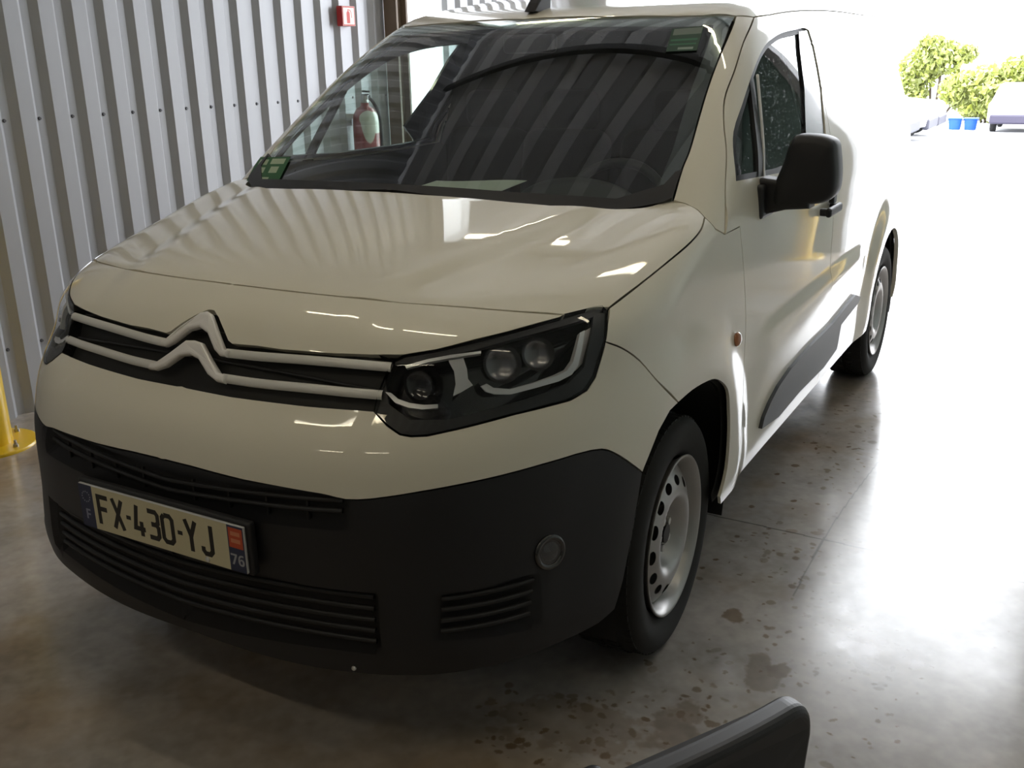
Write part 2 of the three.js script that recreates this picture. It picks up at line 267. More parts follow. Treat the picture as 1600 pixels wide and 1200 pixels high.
for (const s of [-1, 1]) { // fog lamp blank with a small clear lens
  const p = onFront(low, s * .80, .545, [0, 0, -1]), n = gradF(low, p), q = new THREE.Quaternion().setFromUnitVectors(new THREE.Vector3(0, 1, 0), new THREE.Vector3(...n));
  const rim = new THREE.TorusGeometry(.034, .007, 8, 24).rotateX(Math.PI / 2), cup = new THREE.CylinderGeometry(.032, .028, .012, 24).translate(0, -.004, 0);
  const g = mesh('fog_lamp', [rim.applyQuaternion(q).translate(...p), cup.applyQuaternion(q).translate(...p)], M.gloss, van);
  mesh('lens', new THREE.SphereGeometry(.027, 16, 8, 0, 7, 0, 1.2).scale(1, .45, 1).translate(0, -.004, 0).applyQuaternion(q).translate(...p), M.lens, g, 'clear fog lamp lens');
}
mesh('sensor', new THREE.SphereGeometry(.006, 8, 6).translate(...onFront(low, .455, .302)), M.silver, van);
// grille: recessed black panel, bars and double chevron
const grilleLoop = [...grilleTop, ...[...lampInner].reverse().slice(1), ...grilleLow.slice(1)];
body('grille', panel(grilleLoop, [-.12, -.2, -.97], { f: low, half: true, step: .018, off: -.028, inset: -.006, turn: -.026 }), M.plasticDeep);
for (const k of [0, 1, 2]) mesh('grille_slat', slat(x => [.990, .935, .872][k] - .1 * x * x, -.47, .47, .004, .02), M.plastic, van);
function bar(pts, r) { // flat rounded bar that follows the skin
  const P = smooth(pts, 5), pos = [], idx = [], K = 8;
  P.forEach((p, i) => { const n = gradF(low, p), t = norm(add(P[Math.min(i + 1, P.length - 1)], P[Math.max(i - 1, 0)], -1)), b = norm(cross(n, t)); for (let k = 0; k < K; k++) { const a = k / K * Math.PI * 2 + Math.PI / 8; pos.push(...add(add(p, b, Math.cos(a) * r), n, Math.sin(a) * r * .6 - .004)); } });
  for (let i = 0; i < P.length - 1; i++) for (let k = 0; k < K; k++) { const a = i * K + k, b = i * K + (k + 1) % K; idx.push(a, b, b + K, a, b + K, a + K); }
  const g = new THREE.BufferGeometry(); g.setAttribute('position', new THREE.Float32BufferAttribute(pos, 3)); g.setIndex(idx); g.computeVertexNormals(); return g;
}
pair('grille_bar', bar(F3([[352, 551], [400, 556], [480, 562], [540, 567], [611, 573]], low), .0108), M.barPaint);
pair('grille_bar', bar(F3([[346, 590], [400, 598], [480, 606], [540, 612], [597, 617]], low), .0108), M.barPaint);
function chevron(outer, inner, name) { // outline on the right half, outer edge from the peak to the foot, inner edge back
  const T = [...outer, ...[...inner].reverse()].map(p => [Math.max(0, p[0]), p[1]]), full = [...T.filter(p => p[0] > 1e-3), ...[]];
  const sh = new THREE.Shape(); const R = T, L = [...T].reverse().map(p => [-p[0], p[1]]); const pts = [...R.slice(0, outer.length), ...R.slice(outer.length), ...L.slice(0, inner.length).filter(p => p[0] < -1e-3), ...L.slice(inner.length).filter(p => p[0] < -1e-3)];
  pts.forEach((p, i) => i ? sh.lineTo(p[0], p[1]) : sh.moveTo(p[0], p[1]));
  const g = new THREE.ExtrudeGeometry(sh, { depth: .006, bevelEnabled: true, bevelThickness: .007, bevelSize: .006, bevelOffset: -.006, bevelSegments: 3, curveSegments: 4 });
  const P = g.attributes.position; for (let i = 0; i < P.count; i++) { const p = onFront(low, P.getX(i), P.getY(i)), n = gradF(low, p), h = P.getZ(i); const q = add(p, n, h - .002); P.setXYZ(i, ...q); }
  g.computeVertexNormals(); return mesh(name, g, M.chrome, van, 'chrome chevron badge');
}
{ const A = F3([[322, 488], [334, 493], [343, 520], [353, 547], [360, 549]], low), B = F3([[316, 513], [327, 522], [338, 548], [346, 557], [356, 559]], low); A[0] = mid(A[0]); B[0] = mid(B[0]); chevron(A, B, 'badge_chevron');
  const A2 = F3([[308, 533], [319, 537], [332, 562], [345, 583], [356, 587]], low), B2 = F3([[303, 556], [313, 562], [327, 586], [340, 597], [352, 600]], low); A2[0] = mid(A2[0]); B2[0] = mid(B2[0]); chevron(A2, B2, 'badge_chevron'); }
// headlamps
const lampLoop = [...lampTop, ...lampOuter.slice(1), ...lampLow.slice(1), ...lampInner.slice(1, -1)];
const DL = [-.5, -.2, -.85], sub = (pts, off, o = {}) => panel(F3(pts, low), DL, { f: low, step: .012, inset: 0, turn: .012, off, ...o });
const lampParts = pair('headlamp', panel(lampLoop, DL, { f: low, off: -.075, inset: 0, turn: -.076, step: .02 }), M.gloss, van);
const lampBits = [
  ['lens', panel(lampLoop, DL, { f: low, step: .02, inset: .002, turn: .006, off: .001 }), M.lens, 'clear headlamp lens'],
  ['bezel', sub([[584, 642], [590, 615], [600, 592], [606, 630], [640, 655], [700, 655], [760, 640], [830, 622], [890, 600], [915, 575], [926, 520], [930, 485], [947, 487], [946, 530], [938, 557], [928, 588], [915, 608], [892, 622], [805, 644], [730, 664], [667, 678], [642, 679], [625, 676], [605, 662]], -.006), M.bezel, 'black headlamp bezel'],
  ['bezel', sub([[612, 567], [632, 557], [680, 549], [705, 543], [792, 521], [875, 498], [930, 481], [944, 482], [930, 492], [880, 507], [800, 528], [740, 545], [690, 556], [640, 566]], -.006), M.bezel, 'black headlamp bezel'],
  ['chrome_trim', sub([[601, 612], [609, 613], [622, 623], [640, 629], [662, 632], [684, 631], [684, 637], [660, 639], [636, 636], [616, 628]], -.004), M.silver, 'silver pod trim'],
  ['chrome_trim', sub([[632, 570], [668, 560], [705, 553], [752, 547], [752, 551], [705, 558], [668, 565], [634, 575]], -.004), M.silver, 'silver pod trim'],
  ['reflector', sub([[700, 560], [724, 556], [730, 575], [732, 592], [740, 602], [722, 612], [708, 618], [712, 600], [709, 578]], -.012), M.silver, 'silver divider between lamp pods'],
  ['running_light', sub([[752, 604], [762, 600], [772, 606], [800, 608], [840, 598], [870, 588], [888, 580], [898, 566], [904, 540], [908, 518], [916, 514], [912, 545], [906, 572], [896, 586], [876, 596], [840, 606], [800, 616], [774, 616], [760, 612]], -.006), M.silver, 'silver running light strip'],
  ['indicator', sub([[918, 513], [928, 507], [926, 535], [921, 565], [906, 580], [901, 582], [910, 566], [915, 540]], -.014), std([.42, .38, .36], .3, .5), 'pale indicator reflector'],
];
for (const [n, g, m, l] of lampBits) { mesh(n, g, m, lampParts[0], l); mesh(n, mirrored(g), m, lampParts[1], l); }
for (const [u, v, r, d] of [[655, 598, .044, .035], [790, 564, .042, .04], [850, 547, .036, .04]]) { // bowls behind the lens
  const p = at(low, u, v), n = gradF(low, p), g = new THREE.SphereGeometry(r, 20, 12, 0, Math.PI * 2, 0, Math.PI / 2).scale(1, .55, 1).rotateX(Math.PI);
  const q = new THREE.Quaternion().setFromUnitVectors(new THREE.Vector3(0, 1, 0), new THREE.Vector3(...norm(add(n, [-.2, -.1, .9]))));
  g.applyQuaternion(q).translate(...add(p, n, -.034)); const m = u < 700 ? M.gloss : std([.25, .25, .26], .25, .9); mesh('reflector_bowl', g, m, lampParts[0]); mesh('reflector_bowl', mirrored(g), m, lampParts[1]);
}
// fenders, pillars, roof, screen
const fenderLoop = [...F3([[949, 507]], low), ...hoodSide, ...F3([[1118, 358]], low), cornerPt, ...doorFront, ...F3([[1145, 760]], low), onX(low, .30, -.40), onX(low, .30, -.30), ...archB, ...[...shut].reverse().slice(1)];
pair('front_wing', panel(fenderLoop, [-.86, -.22, -.46], { f: low, step: .02, turn: .009 }));
const pillarLoop = [...pillarIn, ...[...doorPillar].reverse(), ...F3([[1118, 358], [1101, 340], [1090, 328], [1070, 318]], cabF)];
pair('windscreen_pillar', panel(pillarLoop, [-.8, -.25, -.55], { f: cabF, step: .018 }));
pair('pillar_foot', panel(F3([[1052, 309], [1076, 318], [1101, 336], [1126, 356], [1140, 368], [1130, 376], [1108, 366], [1085, 348], [1060, 332]], cabF), [-.8, -.25, -.55], { f: cabF, step: .02, off: -.014 }));
const roofLoop = [...[...screenTop].reverse(), ...roofLine, [0, onTop(bodyF, 0, -3.44)[1], -3.44]];
body('roof', panel(roofLoop, [0, -1, 0], { half: true, step: .05 }));
const screenLoop = [...[...screenTop].reverse(), ...[...pillarIn].reverse().slice(1), ...F3([[1034, 318], [1018, 323]], cabF), onFront(cabF, .62, 1.165), onFront(cabF, .35, 1.178), [0, 1.19, onFront(cabF, 0, 1.19)[2]]];
body('windscreen', panel(screenLoop, [0, -.3, -1], { f: cabF, half: true, step: .04, inset: .002, turn: .004, off: -.002 }), M.glass, 'tinted windscreen');
// black band printed around the screen edge, and cowl
const ring = (loop, w, D, f, off, half) => { // outer loop with an inset hole
  const D1 = norm(D), U = norm(cross([0, 1, 0], D1)), W = cross(D1, U); let P = loop.map(p => [dot(p, U), dot(p, W)]); const ccw = area2(P) > 0; if (!ccw) P.reverse(); P = densify(P, .03);
  const H = shrink(P, w, () => false).map(([a, b]) => march(f, add(add(add([0, 0, 0], U, a), W, b), D1, -3), D1, 0, 6, true)); return panel(loop, D, { f, step: .02, inset: .003, turn: 0, off, holes: [H] }); };
{ // right half of the band is built between the glass edge and an inner edge
  const e = [...[...screenTop].reverse(), ...[...pillarIn].reverse().slice(1), ...F3([[1034, 318], [1018, 323]], cabF), onFront(cabF, .62, 1.165), onFront(cabF, .35, 1.178), [0, 1.19, onFront(cabF, 0, 1.19)[2]]];
  const full = [...e, ...[...e].reverse().slice(1, -1).map(p => [-p[0], p[1], p[2]])];
  body('screen_border', ring(full, .042, [0, -.3, -1], cabF, -.006), M.gloss, 'black printed border of the windscreen'); }
const cowl = [...hoodRear.slice(0), [0, 1.24, onFront(cabF, 0, 1.24)[2]], onFront(cabF, .4, 1.222), onFront(cabF, .62, 1.212), ...F3([[1060, 268], [1066, 266], [1052, 313]], cabF)];
body('cowl', panel([mid(at(cabF, 620, 300)), onFront(cabF, .3, 1.185), onFront(cabF, .6, 1.165), ...F3([[1000, 326], [1034, 319], [1050, 312], [1066, 266], [1054, 270], [1036, 290]], cabF), onFront(cabF, .62, 1.196), onFront(cabF, .35, 1.212), [0, 1.222, onFront(cabF, 0, 1.222)[2]]], [0, -.3, -1], { f: cabF, half: true, step: .02, off: .006, turn: .02 }), M.plastic, 'black plastic cowl');
// doors
const zR = -1.53, rearShut = y => onX(bodyF, y, zR + .02 * (y - 1)); const sillY = .30;
const shutLine = []; for (let i = 0; i <= 12; i++) shutLine.push(rearShut(sillY + (1.2 - sillY) * i / 12)); for (const y of [1.3, 1.4, 1.5, 1.58, 1.64]) shutLine.push(onX(bodyF, y, zR - .13 * sstep(1.2, 1.66, y)));
const roofA = roofLine.filter(p => p[2] > -1.63), roofB = roofLine.filter(p => p[2] <= -1.63), roofM = onTop(bodyF, roofX(-1.66), -1.66);
const doorLoop = [...doorFront, ...F3([[1145, 760]], low), onX(low, sillY, -.40), onX(low, sillY, -.8), onX(low, sillY, -1.2), ...shutLine, roofM, ...[...roofA].reverse(), ...[...doorPillar].reverse().slice(1)];
const winFront = F3([[1150, 283], [1146, 240], [1146, 206], [1160, 162], [1172, 125], [1181, 100], [1190, 80], [1198, 68], [1207, 60], [1216, 54], [1226, 50], [1244, 46], [1257, 43.5], [1264, 47]], cabF);
const winRear = F3([[1270, 66], [1277, 90], [1283, 125], [1287, 172], [1290, 205]], cabF).concat([onX(bodyF, 1.215, -1.47)]);
const winLow = [onX(bodyF, 1.205, -1.2), onX(bodyF, 1.205, -.8)];
const winLoop = [...smooth(winFront, 3), ...winRear, ...winLow];
const doors = pair('front_door', panel(doorLoop, [-1, -.16, 0], { step: .022, holes: [winLoop], turn: .025 }));
const glassG = panel(winLoop, [-1, -.16, 0], { step: .04, inset: 0, turn: .004, off: -.012 });
const sealG = (() => { const D1 = norm([-1, -.16, 0]), U = norm(cross([0, 1, 0], D1)), W = cross(D1, U); let P = winLoop.map(p => [dot(p, U), dot(p, W)]); if (area2(P) < 0) P.reverse(); P = densify(P, .03);
  const H = shrink(P, .016, () => false).map(([a, b]) => march(bodyF, add(add(add([0, 0, 0], U, a), W, b), D1, -3), D1, 0, 6, true)); return panel(winLoop, D1, { step: .02, inset: 0, turn: .012, off: -.006, holes: [H] }); })();
const rearTrim = panel([...F3([[1250, 49], [1262, 47], [1270, 66], [1277, 90], [1283, 125], [1287, 172], [1290, 205]], cabF), onX(bodyF, 1.215, -1.465), onX(bodyF, 1.215, -1.33), ...F3([[1261, 209], [1259, 140], [1252, 80]], cabF)], [-1, -.16, 0], { step: .02, inset: 0, turn: .01, off: -.004 });
const qTop = at(bodyF, 1172, 124), qLow = onX(bodyF, 1.205, -.60), div = panel([add(qTop, [0, 0, 0]), add(qTop, [0, .02, -.05]), add(qLow, [0, 0, -.05]), qLow].map(p => onX(bodyF, p[1], p[2])), [-1, -.16, 0], { step: .02, inset: 0, turn: .01, off: -.004 });
const divBright = bar([add(qTop, [.006, .015, -.054]), onX(bodyF, (qTop[1] + qLow[1]) / 2, (qTop[2] + qLow[2]) / 2 - .054), add(qLow, [.002, 0, -.054])], .005);
for (const i of [0, 1]) { const g = i ? mirrored : x => x, d = doors[i];
  mesh('side_window', g(glassG), M.sideGlass, d, 'tinted side window'); mesh('window_seal', g(sealG), M.plastic, d, 'black window seal'); mesh('window_trim', g(rearTrim), M.gloss, d, 'black window trim'); mesh('quarter_pillar', g(div), M.plastic, d, 'black quarter window pillar'); mesh('glass_channel', g(divBright), M.silver, d, 'pale strip on the window pillar'); }
// side panel behind the door, rear doors
const arcR = []; for (let i = 0; i <= 28; i++) { const a = -.12 + (Math.PI + .24) * i / 28; arcR.push(onX(bodyF, Math.max(sillY, .36 + .375 * Math.sin(a)), -2.785 + .375 * Math.cos(a))); }
const sideLoop = [...[...shutLine].reverse(), onX(bodyF, sillY, -1.8), onX(bodyF, sillY, -2.2), ...arcR, onX(bodyF, sillY, -3.3), onX(bodyF, sillY + .02, -3.43), onX(bodyF, .8, -3.44), onX(bodyF, 1.2, -3.44), onX(bodyF, 1.5, -3.44), roofLine[roofLine.length - 1], ...[...roofB].reverse(), roofM];
pair('side_panel', panel(sideLoop, [-1, -.16, 0], { step: .03 }));
body('rear_door', panel([[0, .32, -3.5], [.80, .32, -3.47], [.80, 1.1, -3.46], [.68, 1.62, -3.46], [.5, 1.68, -3.47], [0, 1.70, -3.48]].map(p => march(bodyF, [p[0], p[1], -5], [0, 0, 1], 0, 3, true)), [0, 0, 1], { half: true, step: .05 }));
pair('tail_lamp', panel([[.80, .80], [.80, 1.3], [.73, 1.3], [.73, .80]].map(([x, y]) => march(bodyF, [x, y, -5], [-.3, 0, 1], 0, 3, true)), [-.3, 0, 1], { step: .03, off: .01 }), M.red, van, 'red tail lamp');
// lower door cladding
const claddingLoop = F3([[1185, 669], [1189, 652], [1198, 630], [1212, 603], [1232, 574], [1262, 540], [1297, 505], [1333, 460], [1341, 463], [1337, 473], [1310, 507], [1303, 545], [1282, 574], [1244, 612], [1212, 650]], bodyF);
pair('door_cladding', panel(claddingLoop, [-1, -.1, 0], { step: .018, off: .012, turn: .014, inset: 0 }), M.cladding, van, 'dark grey protective strip along the doors');
// handles, repeaters, mirrors, aerial
const hp = onX(bodyF, 1.015, -1.40); const handleG = [rbox(.022, .034, .19, .011, hp[0] + .03, hp[1], hp[2], 3), rbox(.034, .026, .03, .008, hp[0] + .012, hp[1], hp[2] + .075), rbox(.034, .026, .03, .008, hp[0] + .012, hp[1], hp[2] - .075), rbox(.02, .04, .05, .008, hp[0] + .012, hp[1] + .035, hp[2] - .05)];
const hg = mergeGeometries(handleG.map(clean)); mesh('door_handle', hg, M.plastic, doors[0], 'black door handle'); mesh('door_handle', mirrored(hg), M.plastic, doors[1], 'black door handle');
const lp = at(bodyF, 1150, 530); pair('side_repeater', new THREE.SphereGeometry(.021, 18, 10).scale(.55, 1, 1).translate(...add(lp, [.004, 0, 0])), M.amber, van, 'small amber side repeater');
{ // mirror: head lofted towards the rear, arm and foot on the door
  const zf = -.60, O = [[.905, 1.19], [.925, 1.25], [.944, 1.315], [.958, 1.333], [.985, 1.338], [1.045, 1.331], [1.066, 1.318], [1.076, 1.28], [1.083, 1.215], [1.078, 1.172], [1.055, 1.150], [1.0, 1.139], [.95, 1.135], [.905, 1.13]];
  const c = new THREE.CatmullRomCurve3(O.map(p => new THREE.Vector3(p[0], p[1], 0)), true, 'centripetal').getPoints(70).slice(0, -1), cx = 1.02, cyy = 1.24, layers = [[0, .40], [0, .75], [0, .90], [0, .965], [0, 1.0], [0, 1.0], [0, .97], [0, .93], [0, .88]], zz = [.016, .012, .006, -.004, -.022, -.05, -.09, -.098, -.09];
  const pos = [], idx = []; layers.forEach(([, s], l) => c.forEach(p => pos.push(cx + (p.x - cx) * s, cyy + (p.y - cyy) * s, zf + zz[l])));
  const n = c.length; for (let l = 0; l < layers.length - 1; l++) for (let k = 0; k < n; k++) { const a = l * n + k, b = l * n + (k + 1) % n; idx.push(a, a + n, b + n, a, b + n, b); }
  const f = pos.length / 3; pos.push(cx, cyy, zf + .018); for (let k = 0; k < n; k++) idx.push(f, k, (k + 1) % n);
  const g = new THREE.BufferGeometry(); g.setAttribute('position', new THREE.Float32BufferAttribute(pos, 3)); g.setIndex(idx); g.computeVertexNormals();
  const sh = new THREE.Shape(); c.forEach((p, i) => { const x = cx + (p.x - cx) * .9, y = cyy + (p.y - cyy) * .9; i ? sh.lineTo(x, y) : sh.moveTo(x, y); });
  const mg = new THREE.ShapeGeometry(sh).rotateY(Math.PI).applyMatrix4(new THREE.Matrix4().makeScale(-1, 1, 1)).translate(0, 0, zf - .094); mg.index && mg.index.array.reverse && mg.index.array.reverse(); mg.computeVertexNormals();
  const arm = new THREE.ExtrudeGeometry(new THREE.Shape([[.84, 1.185], [.87, 1.20], [.90, 1.197], [.96, 1.192], [1.0, 1.18], [1.0, 1.14], [.94, 1.134], [.88, 1.117], [.85, 1.105]].map(p => new THREE.Vector2(...p))), { depth: .06, bevelEnabled: true, bevelThickness: .014, bevelSize: .012, bevelSegments: 4 }).translate(0, 0, zf - .07);
  const foot = [rbox(.03, .10, .13, .012, .875, 1.145, zf - .03), rbox(.016, .05, .02, .006, .865, 1.10, zf + .04)];
  const mm = mesh('door_mirror', [g, arm, ...foot], M.plastic, van, 'black door mirror'); mesh('mirror_glass', mg, M.chrome, mm);
}
{ const ap = onTop(bodyF, 0, -.86), sh = new THREE.Shape([[.055, 0], [.03, .022], [-.01, .055], [-.045, .062], [-.055, .05], [-.05, 0]].map(p => new THREE.Vector2(...p)));
  mesh('aerial_fin', new THREE.ExtrudeGeometry(sh, { depth: .022, bevelEnabled: true, bevelThickness: .01, bevelSize: .006, bevelSegments: 3 }).translate(0, 0, -.011).rotateY(-Math.PI / 2).translate(ap[0], ap[1] - .004, ap[2]), M.plastic, van); }
// dark lining behind the skin
const lin = (loop, D, o) => panel(loop, D, { inset: -.004, turn: 0, step: .05, off: -.032, ...o });
mesh('inner_lining', [lin(hoodLoop, [0, -1, -.12], { f: low, half: true }), lin(noseLoop, [-.12, -.35, -.93], { f: low, half: true }), lin(bandLoop, DF, { f: low, half: true }), lin(fenderLoop, [-.86, -.22, -.46], { f: low, both: true, off: -.026 }), lin(pillarLoop, [-.8, -.25, -.55], { f: cabF, both: true }), lin(doorLoop, [-1, -.16, 0], { holes: [winLoop], both: true, off: -.04 }), lin(sideLoop, [-1, -.16, 0], { both: true, off: -.04 }), lin(roofLoop, [0, -1, 0], { half: true, step: .1, off: -.045 })], M.trim, van, 'dark inner trim');
// underbody and wheel wells
function arcWall(r, xa, xb, y, z) { const pos = [], idx = []; for (let i = 0; i <= 40; i++) { const a = -.32 + (Math.PI + .64) * i / 40; pos.push(xa, y + r * Math.sin(a), z + r * Math.cos(a), xb, y + r * Math.sin(a), z + r * Math.cos(a)); if (i < 40) { const k = i * 2; idx.push(k, k + 1, k + 3, k, k + 3, k + 2); } } const g = new THREE.BufferGeometry(); g.setAttribute('position', new THREE.Float32BufferAttribute(pos, 3)); g.setIndex(idx); g.computeVertexNormals(); return g; }
const well = z => [arcWall(.41, .505, .875, .36, z), new THREE.CircleGeometry(.41, 36, -.3, Math.PI + .6).rotateY(Math.PI / 2).translate(.505, .36, z)];
const uw = [...well(.02), ...well(-2.785)];
mesh('underbody', [...uw, ...uw.map(g => mirrored(clean(g))), box(1.0, .5, 4.1, 0, .5, -1.35), box(1.62, .06, 1.9, 0, .32, -1.40), box(1.3, .3, .28, 0, .46, .60)], M.liner, van);
// number plate
const plateTex = canvasTex(1040, 220, (x, w, h) => {
  x.fillStyle = '#d6cdab'; x.fillRect(0, 0, w, h); x.fillStyle = '#2b3350'; x.fillRect(0, 0, 92, h); x.fillRect(948, 0, 92, h);
  x.fillStyle = '#8f93a8'; for (let i = 0; i < 12; i++) { const a = i / 12 * 6.283; x.beginPath(); x.arc(46 + 26 * Math.cos(a), 62 + 26 * Math.sin(a), 4, 0, 7); x.fill(); }
  x.font = 'bold 74px sans-serif'; x.textAlign = 'center'; x.fillText('F', 46, 178);
  x.fillStyle = '#c8502e'; x.fillRect(954, 10, 80, 96); x.fillStyle = '#d88a63'; x.fillRect(966, 28, 54, 20); x.fillRect(966, 62, 54, 20); x.fillStyle = '#a5a6ad'; x.fillText('76', 994, 188);
  x.fillStyle = '#16130f'; x.strokeStyle = '#16130f'; x.lineWidth = 24; x.lineCap = 'butt'; x.lineJoin = 'miter';
  const t = 34, b = 186, S = (p) => { x.beginPath(); p.forEach((q, i) => i ? x.lineTo(q[0], q[1]) : x.moveTo(q[0], q[1])); x.stroke(); };
  let o = 128; const W = 62;
  S([[o, b], [o, t + 10], [o + W + 4, t + 10]]); S([[o, 106], [o + W - 8, 106]]); o += 98;            // F
  S([[o, t], [o + W, b]]); S([[o + W, t], [o, b]]); o += 86;                                          // X
  x.fillRect(o, 100, 30, 20); o += 52;
  S([[o + 24, t], [o + 4, 150], [o + W + 6, 150]]); S([[o + 46, 112], [o + 46, b]]); o += 94;          // 4
  S([[o, t + 10], [o + W - 12, t + 10], [o + W, t + 24], [o + W, 96], [o + W - 14, 108], [o + 18, 108]]); S([[o + W - 14, 108], [o + W, 120], [o + W, b - 24], [o + W - 12, b - 10], [o, b - 10]]); o += 92; // 3
  S([[o + 14, t + 10], [o + W - 14, t + 10], [o + W, t + 26], [o + W, b - 26], [o + W - 14, b - 10], [o + 14, b - 10], [o, b - 26], [o, t + 26], [o + 14, t + 10]]); o += 92; // 0
  x.fillRect(o, 100, 30, 20); o += 52;
  S([[o, t], [o + W / 2, 112], [o + W, t]]); S([[o + W / 2, 108], [o + W / 2, b]]); o += 100;          // Y
  S([[o + W - 8, t], [o + W - 8, b - 26], [o + W - 22, b - 10], [o + 12, b - 10], [o, b - 24], [o, b - 42]]); // J
});
{ const pz = frontZ(.578) + .016, holder = mesh('plate_holder', rbox(.54, .125, .02, .006, 0, .578, pz - .012), M.plastic, van), pl = rbox(.52, .11, .008, .003).translate(0, .578, pz + .002);
  const face = new THREE.PlaneGeometry(.518, .108).translate(0, .578, pz + .0067); mesh('licence_plate', face, new THREE.MeshStandardMaterial({ map: plateTex, roughness: .4 }), holder, 'number plate reading FX-430-YJ'); mesh('plate_backing', pl, M.silver, holder);
  mesh('plate_screw', new THREE.SphereGeometry(.007, 10, 6).scale(1, 1, .5).translate(.145, .532, pz + .007), M.silver, holder, 'bright screw on the plate'); }

if (typeof DEBUG !== 'undefined') van.traverse(o => { if (o.isMesh) { o.geometry.computeBoundingBox(); const b = o.geometry.boundingBox; console.log(o.name, b.min.toArray().map(v => v.toFixed(2)).join(' '), '|', b.max.toArray().map(v => v.toFixed(2)).join(' '), o.geometry.attributes.position.count); } });
// wheels
function wheel(x, z, steer) {
  const g = new THREE.Group(); g.name = 'wheel'; g.position.set(x, .325, z); g.rotation.y = steer; van.add(g);
  const R = .325, tyreP = [[.215, -.075], [.235, -.092], [.275, -.102], [.305, -.098], [.32, -.082], [R, -.06], [R, .06], [.32, .082], [.305, .098], [.275, .102], [.235, .092], [.215, .075]].map(p => new THREE.Vector2(p[0], p[1]));
  const prof = new THREE.SplineCurve(tyreP).getPoints(40), tg = new THREE.LatheGeometry(prof, 72).rotateZ(-Math.PI / 2); mesh('tyre', tg, M.rubber, g);
  const blocks = []; for (let i = 0; i < 72; i++) for (const [w, c] of [[.03, -.066], [.028, -.022], [.028, .022], [.03, .066]]) blocks.push(box(w, .012, .021, c, R - (Math.abs(c) > .05 ? .006 : .001), 0).rotateX(i / 72 * Math.PI * 2 + c * 3));
  mesh('tread', blocks, M.rubber, g, undefined, 'stuff');
  // rim: barrel and flange, dished disc with oval holes, hub with bolts
  const rimP = [[.19, -.07], [.196, .03], [.205, .075], [.219, .092], [.222, .098], [.219, .101], [.212, .098], [.203, .085], [.194, .06], [.186, .045], [.186, -.07]].map(p => new THREE.Vector2(p[0], p[1]));
  mesh('rim', new THREE.LatheGeometry(rimP, 64).rotateZ(-Math.PI / 2), M.steel, g);
  const ringPts = (cx, cy, ra, rb, rot, n) => { const o = []; for (let i = 0; i < n; i++) { const t = i / n * Math.PI * 2, u = ra * Math.cos(t), v = rb * Math.sin(t); o.push([cx + u * Math.cos(rot) - v * Math.sin(rot), cy + u * Math.sin(rot) + v * Math.cos(rot)]); } return o; };
  const N = 14, holes = []; for (let i = 0; i < N; i++) { const a = i / N * Math.PI * 2; holes.push(ringPts(Math.cos(a) * .151, Math.sin(a) * .151, .0135, .0195, a, 18)); }
  const dish = tab([[0, .034], [.058, .034], [.068, .040], [.096, .082], [.106, .091], [.120, .094], [.145, .088], [.170, .076], [.192, .060]]);
  const dg = gridFill(ringPts(0, 0, .192, .192, 0, 120), holes, .009, r => dish(r));
  mesh('wheel_disc', dg, M.steel, g);
  const cap = [new THREE.CylinderGeometry(.054, .058, .03, 24).rotateZ(Math.PI / 2).translate(.036, 0, 0), new THREE.CylinderGeometry(.022, .026, .05, 20).rotateZ(Math.PI / 2).translate(.048, 0, 0)];
  mesh('hub', cap, std([.02, .02, .022], .35, .4), g); for (let i = 0; i < 5; i++) { const a = i / 5 * Math.PI * 2 + .3; mesh('wheel_bolt', new THREE.CylinderGeometry(.009, .011, .028, 6).rotateZ(Math.PI / 2).translate(.056, Math.cos(a) * .040, Math.sin(a) * .040), M.silver, g); }
  mesh('brake', [new THREE.CylinderGeometry(.13, .13, .02, 40).rotateZ(Math.PI / 2).translate(-.03, 0, 0), new THREE.CylinderGeometry(.185, .185, .02, 40).rotateZ(Math.PI / 2).translate(-.05, 0, 0)], std([.03, .028, .027], .7, .2), g);
  return g;
}
function gridFill(poly, holes, step, depth) { // flat outline with holes, filled on a grid, facing +x, pushed out by depth(radius)
  for (const H0 of holes) { const H = area2(H0) > 0 ? [...H0].reverse() : H0; let bi = 0, bj = 0, bd = 1e9; poly.forEach((p, i) => H.forEach((q, j) => { const d = Math.hypot(p[0] - q[0], p[1] - q[1]); if (d < bd) { bd = d; bi = i; bj = j; } })); poly = [...poly.slice(0, bi + 1), ...H.slice(bj), ...H.slice(0, bj), H[bj], poly[bi], ...poly.slice(bi + 1)]; }
  const pos = [], idx = [], ids = new Map(), put = p => { const k = Math.round(p[0] * 2e4) + ',' + Math.round(p[1] * 2e4); let i = ids.get(k); if (i === undefined) { i = pos.length / 3; pos.push(depth(Math.hypot(p[0], p[1])), p[1], -p[0]); ids.set(k, i); } return i; }, L = .2;
  for (let x = -L; x < L; x += step) { const col = clipCell(poly, x, -1, x + step, 1); if (col.length < 3) continue; for (let y = -L; y < L; y += step) { const c = clipCell(col, x, y, x + step, y + step).filter((p, k, A) => { const q = A[(k + 1) % A.length]; return Math.hypot(p[0] - q[0], p[1] - q[1]) > 1e-5; }); if (c.length < 3 || Math.abs(area2(c)) < 1e-8) continue; for (const t of THREE.ShapeUtils.triangulateShape(c.map(q => new THREE.Vector2(q[0], q[1])), [])) { const [i, j, k] = t.map(n => put(c[n])); if (i !== j && j !== k && i !== k) idx.push(i, j, k); } } }
  const g = new THREE.BufferGeometry(); g.setAttribute('position', new THREE.Float32BufferAttribute(pos, 3)); g.setIndex(idx); g.computeVertexNormals(); return g;
}
wheel(.765, 0, .04); wheel(.785, -2.785, 0); wheel(-.765, 0, Math.PI + .04); wheel(-.785, -2.785, Math.PI);
